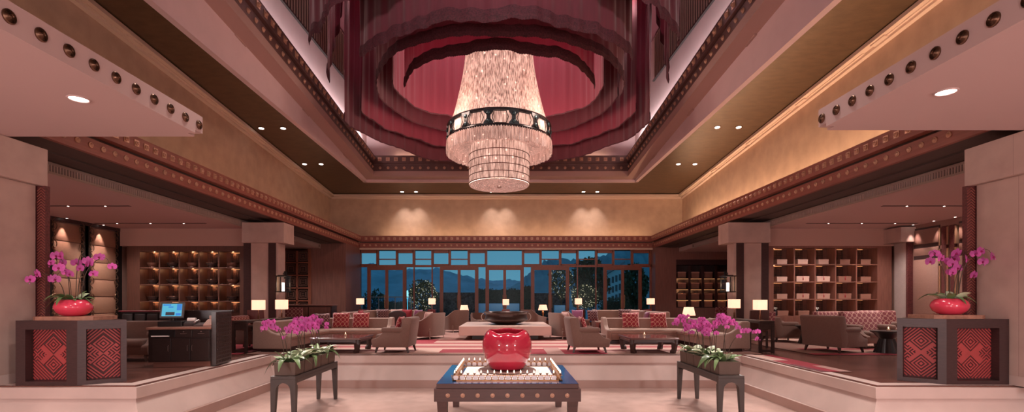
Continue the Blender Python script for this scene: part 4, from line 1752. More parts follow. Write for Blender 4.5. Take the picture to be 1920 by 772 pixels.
# front row
arm_y = 12.15
armchair('taupe armchair left of the centre, facing the left coffee table', (-2.66, 11.98, 0), -PI / 2 - .06)
armchair('taupe armchair right of the centre, facing the right coffee table', (1.94, 11.98, 0), PI / 2 + .06)
cushion('red lattice cushion leaning in the taupe armchair left of the centre', honey, (-2.57, 11.98, .44), -PI / 2 - .06, .28, .46, .42, .12)
cushion('red lattice cushion leaning in the taupe armchair right of the centre', honey, (1.85, 11.98, .44), PI / 2 + .06, .28, .46, .42, .12)
banquette('long curved taupe sofa behind the left coffee table', [(-5.95, 11.95), (-5.75, 14.75), (-3.45, 14.75)][::-1], h_=.72)
banquette('long curved taupe sofa behind the right coffee table', [(2.95, 14.75), (5.55, 14.75), (5.75, 12.0)][::-1], h_=.72)
cushion('red lattice cushion at the right of the left front sofa', honey, (-4.22, 14.42, .43), 0, .25, .5, .46, .14)
cushion('red lattice cushion half hidden by orchids on the left front sofa', honey, (-4.80, 14.42, .43), .1, .25, .5, .46, .14)
cushion('red lattice cushion at the left end of the right front sofa', honey, (3.62, 14.42, .43), 0, .25, .5, .46, .14)
cushion('second red lattice cushion beside it on the right front sofa', honey, (4.42, 14.40, .43), .05, .25, .5, .46, .14)
cushion('pale cushion on the curve of the right front sofa', pale_cush, (5.30, 13.55, .43), -PI / 2, .3, .42, .36, .14)
cushion('second taupe cushion on the right front sofa nearer its open end', taupe, (5.36, 13.0, .43), -PI / 2, .3, .42, .36, .14)
cushion('plum cushion on the curve of the left front sofa', zig, (-5.25, 14.2, .43), PI / 4, .25, .46, .44, .14)


def ming_table(label, x0, x1, y0, y1, h_=.37):
    t = thing('coffee_table', label, 'table', ((x0 + x1) / 2, (y0 + y1) / 2, 0), 0, 'low hoof-leg coffee tables')
    w_, l_ = (x1 - x0) / 2, (y1 - y0) / 2
    bm = BM()
    box(bm, -w_, w_, -l_, l_, h_ - .045, h_, .008)
    obj('top', bm, gloss_brown, t)
    for a, (u, v) in enumerate(((w_, l_), (l_, w_), (w_, l_), (l_, w_))):
        bm = BM()
        pts = [(-u + .03, h_ - .045), (-u + .03, h_ - .16), (-u + .16, h_ - .10), (u - .16, h_ - .10), (u - .03, h_ - .16), (u - .03, h_ - .045)]
        vs = prism(bm, pts, -v + .02, -v + .05, 'y')
        bmesh.ops.transform(bm, matrix=Matrix.Rotation(a * PI / 2, 4, 'Z'), verts=vs)
        obj('apron', bm, leg_w, t)
    for sx in (-1, 1):
        for sy in (-1, 1):
            bm = BM()
            x, y = sx * (w_ - .09), sy * (l_ - .09)
            pts = [(x, y, h_ - .05), (x + sx * .005, y + sy * .005, h_ * .55), (x, y, .10), (x - sx * .02, y - sy * .02, .055), (x - sx * .025, y - sy * .025, 0)]
            tube(bm, pts, [.085, .075, .062, .075, .07], 4)
            for v in bm.verts:
                pass
            obj('leg', bm, leg_w, t)
    return t


ming_table('low dark hoof-legged coffee table before the left front sofa', -4.55, -3.38, 11.45, 12.65)
ming_table('low dark hoof-legged coffee table before the right front sofa', 2.86, 4.0, 11.45, 12.65)

tea_glass = glass_mat('candle_glass', (1, .92, .85, 1), 0.08)


def tealight(label, loc, s=1.0):
    t = thing('tea_light', label, 'candle', loc, 0, 'tea lights on the tables')
    bm = BM()
    lathe(bm, [(.028, 0), (.034, .004), (.036, .07), (.033, .07), (.031, .01), (0, .01)], 14)
    obj('glass_cup', bm, tea_glass, t, .6)
    bm = BM()
    lathe(bm, [(.026, .012), (.026, .034), (0, .035)], 12)
    obj('wax', bm, wax, t, .6)
    bm = BM()
    lathe(bm, [(0, .034), (.010, .044), (.011, .052), (.005, .066), (0, .076)], 10)
    obj('flame', bm, flame, t, True)
    t.scale = (s, s, s)
    return t


tealight('small glass tea light on the left hoof-legged coffee table', (-3.95, 12.2, .37), 1.2)
tealight('small glass tea light on the right hoof-legged coffee table', (3.4, 12.2, .37), 1.2)

# centre: floating stone slab and big bowl
t = thing('stone_table', 'broad white stone slab table floating on a recessed dark plinth', 'table', (-.03, 16.95, 0))
bm = BM()
box(bm, -1.43, 1.43, -1.65, 1.65, .15, .432, .006)
obj('slab', bm, mat('white_marble', S(226, 196, 184), 0.3, var=.05, scale=2), t)
bm = BM()
box(bm, -1.05, 1.05, -1.2, 1.2, 0, .15)
obj('plinth_base', bm, leg_w, t)
bowl_m = mat('dark_bronze_bowl', S(76, 60, 56), 0.3, 0.5, var=.15, scale=8)
t = thing('bronze_bowl', 'very wide dark bronze bowl with ring handles on the white stone slab', 'bowl', (0.0, 16.75, .432))
bm = BM()
lathe(bm, [(0, 0), (.34, 0), (.36, .02), (.5, .05), (.70, .12), (.735, .17), (.71, .22), (.69, .30), (.70, .36), (.735, .40), (.76, .41), (.76, .425), (.70, .42), (.655, .36), (.65, .20), (.5, .1), (0, .06)], 48)
bmesh.ops.remove_doubles(bm, verts=bm.verts, dist=1e-4)
obj('bowl', bm, bowl_m, t, .7)
for sx in (-1, 1):
    bm = BM()
    tube(bm, [(sx * (.70 + .13 * math.sin(a)), -.08 + 0, .25 - .13 * math.cos(a)) for a in [PI * k / 10 for k in range(11)]], .014, 8)
    obj('handle', bm, white_metal, t, True)


def lamp(kind, label, loc, w_, h_, base_h, basem=None, energy=6):
    """table lamp: base_h from its foot to the underside of the shade"""
    t = thing('table_lamp', label, 'lamp', loc, 0, 'glowing table lamps')
    bm = BM()
    if kind == 'square':
        box(bm, -.07, .07, -.05, .05, 0, .015, .003)
        cyl(bm, (0, 0, .015), (0, 0, base_h + h_ * .6), .011, seg=8)
        box(bm, -.018, .018, -.018, .018, .015, base_h * .55)
    else:
        lathe(bm, [(0, 0), (.10, 0), (.10, .015), (.035, .03), (.03, .10), (.05, .16), (.05, base_h * .75), (.02, base_h * .85), (.012, base_h + h_ * .6), (0, base_h + h_ * .6)], 14)
    obj('base', bm, basem or bronze, t, .6)
    bm = BM()
    a, b = (w_ / 2, w_ / 2) if kind == 'square' else (w_ * .36, w_ / 2)
    n_ = 4 if kind == 'square' else 20
    k = math.sqrt(2) if kind == 'square' else 1
    rings = []
    for r, z in ((b * k, base_h), (a * k, base_h + h_), ((a - .006) * k, base_h + h_), ((b - .006) * k, base_h)):
        rings.append([bm.verts.new((r * math.cos(2 * PI * i / n_ + PI / 4), r * math.sin(2 * PI * i / n_ + PI / 4), z)) for i in range(n_)])
    for j in range(4):
        for i in range(n_):
            bm.faces.new((rings[j][i], rings[j][(i + 1) % n_], rings[(j + 1) % 4][(i + 1) % n_], rings[(j + 1) % 4][i]))
    obj('shade', bm, shade_m, t, .6 if kind != 'square' else None)
    point((loc[0], loc[1], loc[2] + base_h + h_ * .5), energy, (1.0, .68, .5), .04)
    return t


shade_m = mat('lamp_shade', S(255, 226, 204), 0.8, emit=(1.0, 0.70, 0.54, 1), estr=0.95, transl=0.3)


def frame_table(label, x0, x1, y0, y1, h_, name='console_table', m=None, grp=None):
    t = thing(name, label, 'table', ((x0 + x1) / 2, (y0 + y1) / 2, 0), 0, grp)
    w_, l_ = (x1 - x0) / 2, (y1 - y0) / 2
    m = m or espresso
    bm = BM()
    box(bm, -w_, w_, -l_, l_, h_ - .06, h_, .004)
    obj('top', bm, m, t)
    for sx in (-1, 1):
        for sy in (-1, 1):
            bm = BM()
            box(bm, sx * (w_ - .03) - .03, sx * (w_ - .03) + .03, sy * (l_ - .03) - .03, sy * (l_ - .03) + .03, 0, h_ - .06)
            obj('leg', bm, m, t)
    for sy in (-1, 1):
        bm = BM()
        box(bm, -w_ + .06, w_ - .06, sy * (l_ - .03) - .025, sy * (l_ - .03) + .025, .03, .08)
        box(bm, -w_ + .06, w_ - .06, sy * (l_ - .03) - .02, sy * (l_ - .03) + .02, h_ - .2, h_ - .06)
        obj('stretcher', bm, m, t)
    return t


# dark console tables with square lamps behind the sofas' outer ends
frame_table('dark framed console table behind the outer end of the left front sofa', -6.42, -6.07, 11.6, 14.1, .76, grp='console tables')
frame_table('dark framed console table behind the outer end of the right front sofa', 5.93, 6.28, 11.6, 14.1, .76, grp='console tables')
lamp('square', 'square white-shaded lamp on the left console table, the nearer one', (-6.24, 12.5, .76), .235, .245, .24)
lamp('square', 'square white-shaded lamp on the left console table, the farther one before the column', (-6.22, 13.75, .76), .25, .265, .23)
lamp('square', 'square white-shaded lamp on the right console table, the nearer one', (6.17, 12.05, .76), .235, .24, .25)
lamp('square', 'square white-shaded lamp on the right console table, the farther one before the column', (6.16, 13.4, .76), .235, .24, .27)


def panel_chair(label, loc, rz, w_=.55, h_=.92, backm=None, seatm=None, grp='dining chairs by the columns'):
    t = thing('dining_chair', label, 'chair', loc, rz, grp)
    hw = w_ / 2
    for sx in (-1, 1):
        for sy in (-1, 1):
            bm = BM()
            box(bm, sx * (hw - .03) - .022, sx * (hw - .03) + .022, sy * .23 - .022, sy * .23 + .022, 0, .44)
            obj('leg', bm, leg_w, t)
    bm = BM()
    box(bm, -hw, hw, -.26, .24, .40, .49, .03)
    obj('seat', bm, seatm or taupe_d, t, .6)
    bm = BM()
    prism(bm, [(.20, .46), (.27, .46), (.33, h_), (.27, h_)], -hw, hw, 'x')
    bevel_all(bm, .012, 1)
    obj('backrest', bm, backm or wall_wood, t)
    return t


rosewood = mat('rosewood_back', S(112, 62, 58), 0.35, var=.12, scale=6, stretch=(5, 5, .5), coat=.2)
panel_chair('wood-backed chair between the two left square lamps', (-6.75, 13.6, 0), PI + .1, .42, .98, rosewood)
panel_chair('wood-backed chair between the two right square lamps', (6.62, 13.2, 0), PI - .1, .48, .98, mat('dark_wood_back', S(84, 56, 52), 0.35, var=.12, scale=6, stretch=(5, 5, .5)))
panel_chair('patterned chair left of the veneered cabinet, beyond the left column', (-7.6, 18.0, 0), PI, .66, .98, honey_s)
panel_chair('patterned chair below the far right bookcase', (8.2, 19.0, 0), PI, .6, .98, honey_s)
panel_chair('plum patterned chair beside the right column, behind the console table', (7.35, 14.3, 0), PI + .2, .44, .92, honey_s)
t = thing('wood_cabinet', 'low dark veneered cabinet against the left end wall', 'cabinet', (-8.05, 20.5, 0))
bm = BM()
box(bm, -.95, .95, -.3, .3, .08, 1.0, .005)
obj('body', bm, dark_wood, t)
bm = BM()
box(bm, -.99, .99, -.33, .33, 1.0, 1.05, .005)
obj('top', bm, wall_wood, t)
for k in range(2):
    bm = BM()
    box(bm, -.9 + .92 * k, -.02 + .92 * k, -.32, -.30, .14, .96, .004)
    obj('door', bm, wall_wood, t)
bm = BM()
box(bm, -.88, .88, -.25, .25, 0, .08)
obj('base', bm, black, t)

# second row: sofas, tub chairs
banquette('pale curved sofa under the left windows', [(-5.35, 16.4), (-5.45, 20.4), (-3.75, 20.4)][::-1], h_=.84)
banquette('pale curved sofa under the right windows', [(3.65, 20.4), (5.3, 20.4), (5.35, 16.6)][::-1], h_=.84)
cushion('dark lattice cushion on the left window sofa', zig, (-4.95, 19.9, .43), .3, .3, .5, .46, .14)
cushion('pale cushion leaning beside the dark one on the left window sofa', pale_cush, (-4.36, 19.82, .43), .5, .3, .5, .46, .14)
cushion('red cushion on the arm side of the left window sofa', red_cush, (-5.05, 17.4, .43), PI / 2, .3, .5, .46, .14)
cushion('plain red cushion behind the dark high-backed chair', red_cush, (-4.28, 20.05, .43), 0, .25, .46, .44, .12)
cushion('second plain red cushion right of the dark high-backed chair', red_cush, (-4.0, 20.05, .43), -.1, .25, .4, .44, .12)
cushion('dark lattice cushion at the corner of the right window sofa', zig, (4.75, 19.9, .43), -.4, .3, .5, .46, .14)
cushion('pale pink cushion left of centre on the right window sofa wing', pale_cush, (4.95, 19.2, .43), -PI / 2 + .5, .3, .5, .46, .14)
cushion('grey-pink cushion farther along the right window sofa wing', taupe, (5.02, 18.3, .43), -PI / 2 + .1, .3, .5, .46, .14)
cushion('small purple-grey cushion on the right window sofa wing', purple, (5.02, 17.8, .43), -PI / 2, .3, .42, .4, .12)

tub('taupe tub sofa with metal feet behind the left armchair', (-2.52, 16.1, 0), -PI / 2 - .35, 1.3, .95, .84)
tub('taupe tub sofa with metal feet behind the right armchair', (1.9, 16.1, 0), PI / 2 + .35, 1.3, .95, .84)
cushion('pale cushion on the left tub sofa', pale_cush, (-2.55, 16.2, .44), -PI / 2 - .35, .2, .5, .42, .13)
cushion('pale cushion on the right tub sofa', pale_cush, (1.95, 16.2, .44), PI / 2 + .35, .2, .5, .42, .13)
tub('second tub chair on the left, beyond the tub sofa', (-3.25, 18.2, 0), -PI / 2 - .5, .95, .9, .84)
tub('tub chair at the left edge of the white stone slab', (-1.95, 19.4, 0), PI + .7, .95, .9, .86)
tub('brown tub chair on the right, beyond the tub sofa', (2.55, 18.3, 0), PI / 2 + .1, 1.1, .95, .84)
tub('tub chair at the right edge of the white stone slab', (1.05, 20.2, 0), PI - .8, .9, .85, .86)
tub('tub chair showing behind the left rim of the big bronze bowl', (-1.0, 20.3, 0), .7, .85, .85, .72)
cushion('violet cushion in the second left tub chair', purple, (-3.24, 18.21, .445), -PI / 2 - .5, .2, .46, .44, .13)
cushion('plum cushion standing behind the right tub sofa', purple, (2.62, 18.3, .46), -.2, .2, .42, .42, .12)
cushion('second plum cushion beside it behind the right tub sofa', zig, (3.2, 18.35, .46), .2, .2, .42, .42, .12)
cushion('striped cushion at the right tub chair by the bowl', zig, (1.06, 20.2, .445), PI - .8, .3, .42, .42, .12)

# dark high-backed chair and glass-topped low table on the left
t = thing('high_back_chair', 'dark round-topped high-backed chair before the left window sofa', 'chair', (-4.02, 18.6, 0))
bm = BM()
pts = [(-.30, .10), (.30, .10), (.32, .70)] + [(.32 * math.cos(a), .70 + .16 * math.sin(a)) for a in [PI * k / 10 for k in range(1, 10)]] + [(-.32, .70)]
prism(bm, pts, -.30, -.20, 'y')
bevel_all(bm, .02, 1)
obj('backrest', bm, mat('dark_leather', S(66, 44, 44), 0.5), t, .7)
bm = BM()
box(bm, -.29, .29, -.2, .28, .30, .44, .04)
obj('seat', bm, leg_w, t, .6)
for sx in (-1, 1):
    for sy in (-.22, .24):
        bm = BM()
        box(bm, sx * .25 - .02, sx * .25 + .02, sy - .02, sy + .02, 0, .3)
        obj('leg', bm, leg_w, t)
ft = frame_table('low dark table with a glass top in window-reflection blue behind the left armchair', -4.15, -3.2, 15.2, 16.3, .42, 'side_table')
bm = BM()
box(bm, -.46, .46, -.53, .53, .42, .426)
obj('glass_top', bm, mat('reflected_blue_glass', S(34, 60, 110), 0.1, coat=.5), ft)  # reflected window blue put into the glass colour
tealight('tea light on the glass-topped table behind the left armchair', (-3.6, 15.8, .427), 1.2)
ft = frame_table('low dark table with a pale top between the right sofas', 3.25, 4.35, 16.4, 17.3, .42, 'side_table')
bm = BM()
box(bm, -.53, .53, -.43, .43, .42, .43)
obj('marble_top', bm, mat('pale_table_top', S(214, 184, 176), 0.15), ft)
tealight('tall glowing tea light on the pale-topped table between the right sofas', (3.6, 16.8, .431), 1.9)

# lamps along the windows with red lacquer cabinets, and tapered lamps
lacquer = mat('red_lacquer', S(134, 44, 46), 0.3, coat=.3)


def lacquer_cabinet(label, x, y, w_=.42, h_=.86):
    t = thing('side_cabinet', label, 'cabinet', (x, y, 0), 0, 'red side cabinets by the windows')
    bm = BM()
    box(bm, -w_ / 2, w_ / 2, -.17, .17, .06, h_, .006)
    obj('body', bm, lacquer, t)
    bm = BM()
    box(bm, -w_ / 2 + .02, w_ / 2 - .02, -.18, -.17, .1, h_ - .04, .003)
    d = obj('door', bm, lacquer, t)
    bm = BM()
    cyl(bm, (0, -.195, h_ * .62), (0, -.18, h_ * .62), .03, seg=12)
    obj('lock_plate', bm, brass, d)
    bm = BM()
    box(bm, -w_ / 2 + .03, w_ / 2 - .03, -.14, .14, 0, .06)
    obj('base', bm, black, t)


for px, dx, lab in ((672, .24, 'by the leftmost garden doors'), (810, .0, 'before the fairy-light topiary'), (948.5, 0, 'on the middle axis before the centre doors'), (1083, .1, 'left of the pale-trunked tree'), (1224, -.28, 'by the right end wall')):
    d = 22.6
    x = (px - CX) * d / F
    lacquer_cabinet('small red lacquer cabinet under a square lamp %s' % lab, x + dx, d, .36, .82)
    lamp('square', 'small square lamp on a red cabinet %s' % lab, (x + dx * .35, d, .82), .285, .27, .23 if px != 948.5 else .2, energy=7)


def pedestal(label, x, y, h_=.55):
    t = thing('lamp_table', label, 'table', (x, y, 0), 0, 'small round lamp tables')
    bm = BM()
    cyl(bm, (0, 0, h_ - .03), (0, 0, h_), .26, seg=24)
    obj('top', bm, leg_w, t)
    bm = BM()
    cyl(bm, (0, 0, .02), (0, 0, h_ - .03), .03, seg=10)
    obj('stem', bm, bronze, t)
    bm = BM()
    lathe(bm, [(0, 0), (.18, 0), (.18, .015), (.04, .03), (0, .03)], 20)
    obj('foot', bm, bronze, t)


for px, py0, py1, wpx, d, lab in ((870.5, 571.5, 582, 17, 21.2, 'left of the big bronze bowl'), (1018, 571, 581, 18, 21.2, 'right of the big bronze bowl'), (1291.5, 575.5, 591, 24, 15.7, 'behind the right front sofa')):
    x = (px - CX) * d / F
    zt, zb = CZ - (py0 - HY) * d / F, CZ - (py1 - HY) * d / F
    pedestal('small round table carrying the tapered lamp %s' % lab, x, d, .5)
    lamp('taper', 'lamp with a tapered white shade %s' % lab, (x, d, .5), wpx * d / F, zt - zb, zb - .5, brass, 8)
frame_table('low dark coffee table in the window seating right of the bowl', .6, 1.5, 22.0, 22.8, .45, 'side_table')

# ------------------------------------------------------------------ carpets
cm = [mat('carpet_mauve', S(178, 138, 130), 0.95, var=.06, scale=20, bump=.2, bscale=150), mat('carpet_red', S(150, 44, 58), 0.95, var=.08, scale=20, bump=.2, bscale=150),
      mat('carpet_taupe', S(150, 112, 100), 0.95, var=.06, scale=20, bump=.2, bscale=150), mat('carpet_cream', S(206, 170, 158), 0.95, var=.05, scale=20, bump=.2, bscale=150),
      mat('carpet_plum', S(112, 44, 54), 0.95, var=.08, scale=20)]


def carpet(name, label, x0, x1, y0, y1, rects, basem=0, z=0.008):
    """blocks of colour laid edge to edge: every cell of a grid takes the colour of the last block covering it"""
    bm = BM()
    xs = sorted({x0, x1} | {v for r in rects for v in r[:2] if x0 < v < x1})
    ys = sorted({y0, y1} | {v for r in rects for v in r[2:4] if y0 < v < y1})
    V = {(i, j): bm.verts.new((x, y, z)) for i, x in enumerate(xs) for j, y in enumerate(ys)}
    for i in range(len(xs) - 1):
        for j in range(len(ys) - 1):
            f = bm.faces.new((V[i, j], V[i + 1, j], V[i + 1, j + 1], V[i, j + 1]))
            cx, cy = (xs[i] + xs[i + 1]) / 2, (ys[j] + ys[j + 1]) / 2
            k = basem
            for r in rects:
                if r[0] < cx < r[1] and r[2] < cy < r[3]:
                    k = r[4]
            f.material_index = k
    o = obj(name, bm, cm, recalc=False)
    return tag(o, label, 'carpet')


R_ = [(-6.3, 6.3, 11.42, 11.75, 2), (-6.3, 6.3, 12.02, 12.22, 4), (-6.3, 6.3, 12.55, 12.95, 3), (-6.3, 6.3, 12.95, 13.3, 1), (-6.3, 6.3, 13.75, 14.0, 3), (-6.3, 6.3, 14.0, 14.3, 1), (-6.3, 6.3, 14.8, 15.1, 3), (-6.3, 6.3, 15.1, 15.35, 1),
      (-1.6, -.55, 11.7, 12.5, 1), (-.55, -.25, 11.5, 13.2, 0), (.55, .95, 11.42, 12.6, 1), (.95, 1.35, 11.42, 13.0, 0), (1.35, 2.35, 11.42, 12.45, 1), (-2.2, -1.6, 11.75, 12.9, 3),
      (-2.4, 2.3, 15.35, 19.0, 0), (-3.2, -2.1, 14.2, 15.6, 1), (2.2, 3.1, 14.2, 15.9, 1), (-5.5, -2.6, 16.4, 20.0, 3), (2.6, 5.4, 16.4, 20.0, 1), (-4.0, -2.6, 17.2, 17.6, 1), (-4.0, -2.6, 18.2, 18.6, 1), (2.6, 5.4, 17.0, 17.4, 3), (-1.0, 1.0, 19.6, 22, 1)]
carpet('carpet', 'big lounge carpet of red, cream and taupe blocks', -6.0, 5.9, 11.42, 22.4, R_)
# ------------------------------------------------------------------ the two bookcases of niches
niche_back = mat('niche_back', S(104, 62, 48), 0.5, var=.15, scale=5)
lat_metal = mat('lattice_metal', S(60, 46, 42), 0.4, 0.4)
case_wood_l = mat('bookcase_dark', S(92, 58, 48), 0.45, var=.16, scale=5, stretch=(5, 5, .5))
case_wood_r = mat('bookcase_brown', S(130, 84, 72), 0.45, var=.16, scale=5, stretch=(5, 5, .5))
niche_led = mat('niche_led', S(255, 200, 150), 0.5, emit=(1.0, 0.46, 0.18, 1), estr=1.9)


def lattice_mesh(w_, h_):
    bm = BM()
    b = .011
    for f0, f1 in ((0, 1), (.28, .72)):
        x0, x1 = -w_ / 2 + w_ * f0, -w_ / 2 + w_ * f1
        z0, z1 = h_ * (.0 if f0 == 0 else .25), h_ * (1 if f0 == 0 else .72)
        box(bm, x0, x0 + b, 0, b, z0, z1)
        box(bm, x1 - b, x1, 0, b, z0, z1)
        box(bm, x0, x1, 0, b, z0, z0 + b)
        box(bm, x0, x1, 0, b, z1 - b, z1)
    for t_ in (.12, .5, .88):
        box(bm, -w_ / 2 + w_ * t_ - b / 2, -w_ / 2 + w_ * t_ + b / 2, 0, b, 0, h_ * .25)
        box(bm, -w_ / 2 + w_ * t_ - b / 2, -w_ / 2 + w_ * t_ + b / 2, 0, b, h_ * .72, h_)
    for t_ in (.14, .42, .58, .86):
        box(bm, -w_ / 2, w_ / 2, 0, b, h_ * t_, h_ * t_ + b)
    for t_ in (.14, .86, .42, .58):
        box(bm, -w_ / 2 + w_ * t_, -w_ / 2 + w_ * t_ + b, 0, b, 0, h_)
    o = obj('lattice_screen', bm, lat_metal)
    me = o.data
    bpy.data.objects.remove(o)
    return me


def bookcase(name, label, x0, x1, gx, gz, y, depth, wood, z_top, z_bot, lat_side, lat_w):
    """gx: niche edges, gz: shelf levels from the top; the face is at y"""
    t = thing(name, label, 'bookcase', ((x0 + x1) / 2, y, 0))
    ox = (x0 + x1) / 2
    bm = BM()
    box(bm, x0 - ox, gx[0] - ox, 0, depth, 0, z_top)
    box(bm, gx[-1] - ox, x1 - ox, 0, depth, 0, z_top)
    box(bm, gx[0] - ox, gx[-1] - ox, 0, depth, gz[0] + .02, z_top)
    box(bm, gx[0] - ox, gx[-1] - ox, .0, depth, 0, z_bot)
    obj('case', bm, wood, t)
    bm = BM()
    box(bm, gx[0] - ox, gx[-1] - ox, depth - .02, depth, z_bot, gz[0] + .02)
    obj('back_panel', bm, niche_back, t)
    for k, z in enumerate(gz):
        bm = BM()
        box(bm, gx[0] - ox, gx[-1] - ox, .005, depth - .02, z - .015, z + .02, .003)
        obj('shelf', bm, wood, t)
    for x in gx[1:-1]:
        bm = BM()
        box(bm, x - .022 - ox, x + .022 - ox, .0, depth - .02, z_bot, gz[0])
        obj('divider', bm, wood, t)
    nx, nz = len(gx) - 1, len(gz) - 1
    lh = (gz[0] - gz[1]) * .60
    me = lattice_mesh(lat_w, lh)
    for r in range(nz):
        for c in range(nx):
            xc = (gx[c] + .03 + lat_w / 2 + .03) if lat_side < 0 else (gx[c + 1] - .06 - lat_w / 2)
            o = obj('lattice_screen', me, None, t, loc=(xc - ox, depth - .075, gz[r] - .035 - lh))
            bm = BM()
            box(bm, -lat_w / 2, lat_w / 2, 0, .012, 0, .005)
            obj('light_strip', bm, niche_led, t, loc=(xc - ox, depth - .045, gz[r] - .03))
            point((xc + (-.09 if lat_side < 0 else -.12), y + depth - .12, gz[r] - .06), 1.3 if name == 'bowl_bookcase' else .8, (1.0, .48, .22), .015)
    return t


YB = 16.38
PXM = YB / F


def bx(px):
    return (px - CX) * PXM


def bz(py):
    return CZ - (py - HY) * PXM


gxl = [bx(v) for v in (262, 299, 336, 373, 410, 449.5)]
gzl = [bz(v) for v in (470.5, 502, 533.5, 565, 596.5)]
bookcase('bowl_bookcase', 'wide dark bookcase of lit niches holding dark bowls, in the left bay', bx(238), bx(470), gxl, gzl, YB, .45, case_wood_l, 3.03, gzl[-1], 1, .44)
gxr = [bx(v) for v in (1450.5, 1489.5, 1528.5, 1567, 1606, 1645)]
gzr = [bz(v) for v in (464, 496, 528.6, 561, 593)]
bookcase('box_bookcase', 'wide brown bookcase of niches holding pale boxes, in the right bay', bx(1436), bx(1672), gxr, gzr, YB, .45, case_wood_r, 3.03, gzr[-1], -1, .43)

bowl_d = mat('dark_bowl_glaze', S(58, 44, 42), 0.25, var=.15, scale=8, coat=.3)
bowl_w = mat('worn_wood_bowl', S(104, 66, 54), 0.5, var=.2, scale=8)
rows = ['top', 'second', 'third', 'bottom']


def niche_bowl(label, x, z, m, w_=.36, deep=True):
    t = thing('footed_bowl', label, 'bowl', (x, YB + .145, z + .003), 0, 'bowls in the left bookcase')
    bm = BM()
    r = w_ / 2
    lathe(bm, [(0, .03), (r * .62, .03), (r * .80, .055), (r * .98, .13), (r * 1.0, .15), (r * .96, .15), (r * .8, .07), (0, .05)], 24)
    obj('bowl', bm, m, t, .7)
    bm = BM()
    lathe(bm, [(r * .55, 0), (r * .66, 0), (r * .62, .03), (r * .5, .03)], 24, caps=False)
    bmesh.ops.remove_doubles(bm, verts=bm.verts, dist=1e-4)
    obj('foot', bm, m, t, .7)
    bm = BM()
    torus(bm, r * .985, .007, (0, 0, .15), 24, 6)
    obj('rim', bm, bronze, t, True)


for r in range(3):
    for c in range(5):
        big = (r == 1 and c in (1, 2, 3)) or (r == 2 and c in (1, 2, 3))
        x = gxl[c + 1] - .06 - .22 - (.03 if not big else 0)
        niche_bowl('%s, %s niche, %s row of the left bookcase' % ('wide dark footed bowl' if big else 'small dark footed bowl', nth(c), rows[r]), x, gzl[r + 1] + .02, bowl_w if (r, c) in ((0, 0), (0, 2), (0, 4), (1, 4)) else bowl_d, .42 if big else .34)
box_cols = [mat('kraft_box', S(214, 176, 160), 0.7, var=.06, scale=6), mat('brown_box', S(150, 104, 88), 0.7, var=.06, scale=6), mat('tan_box', S(182, 140, 124), 0.7, var=.06, scale=6)]
tassel_m = mat('red_tassel', S(170, 30, 48), 0.7)


def niche_box(label, x, z, m, w_, h_, tassel):
    t = thing('keepsake_box', label, 'box', (x, YB + .17, z + .003), 0, 'boxes in the right bookcase')
    bm = BM()
    box(bm, -w_ / 2, w_ / 2, -.12, .12, 0, h_ * .62, .004)
    obj('box_body', bm, m, t)
    bm = BM()
    box(bm, -w_ / 2 - .004, w_ / 2 + .004, -.124, .124, h_ * .625, h_, .004)
    obj('lid', bm, m, t)
    if tassel:
        bm = BM()
        cyl(bm, (0, -.13, h_ + .03), (0, -.13, h_ * .6), .004, seg=6)
        lathe(bm, [(0, .02), (.010, .03), (.014, .05), (.012, .10), (.004, .12), (0, .13)], 10, c=(0, -.135, h_ * .1))
        obj('tassel', bm, tassel_m, t, .8)


sizes = {0: (0.30, .15), 1: (.40, .17), 2: (.38, .16), 3: (.36, .15)}
for r in range(4):
    for c in range(5):
        if r == 3 and c > 1:
            continue
        w_, h_ = (.33, .16) if r == 0 else ((.42, .175) if c in (1, 2, 3) and r < 3 else (.34, .16))
        m = box_cols[0] if c < 3 and r < 2 else (box_cols[1] if c > 2 else box_cols[2])
        if r == 3:
            w_, h_, m = .36, .17, box_cols[1]
        x = gxr[c] + .09 + .22 + (.03 if c > 2 else .0) + (.03 if r == 3 else 0)
        tas = r in (1, 2) and c in (1, 2, 3)
        col = 'pale' if m is box_cols[0] else ('brown' if m is box_cols[1] else 'tan')
        niche_box('%s keepsake box%s, %s niche, %s row of the right bookcase' % (col, ' with a red tassel' if tas else '', nth(c), rows[r]), x, gzr[r + 1] + .02, m, w_, h_, tas)
# small flower vases on the lowest shelf
for px, lab in ((1453.5, 'first'), (1532, 'third')):
    t = thing('flower_vase', 'small dark vase of white blossom, %s niche, bottom row of right bookcase' % lab, 'vase', (bx(px) + .045, YB + .07, gzr[4] + .024))
    bm = BM()
    lathe(bm, [(0, 0), (.04, 0), (.05, .08), (.03, .16), (.035, .19), (.025, .19), (0, .1)], 16)
    obj('vase_body', bm, black, t, .7)
    rr = random.Random(3)
    bm = BM()
    for k in range(7):
        bmesh.ops.create_icosphere(bm, subdivisions=1, radius=.022, matrix=Matrix.Translation((rr.uniform(-.05, .06), rr.uniform(-.04, .04), .22 + rr.uniform(-.02, .06))))
    tube(bm, [(0, 0, .12), (.01, 0, .22)], .006, 6)
    obj('blossom', bm, white_petal, t, True)

# ------------------------------------------------------------------ far right bookcase (beyond the right column)
YC = 24.2


def cx_(px):
    return (px - CX) * YC / F


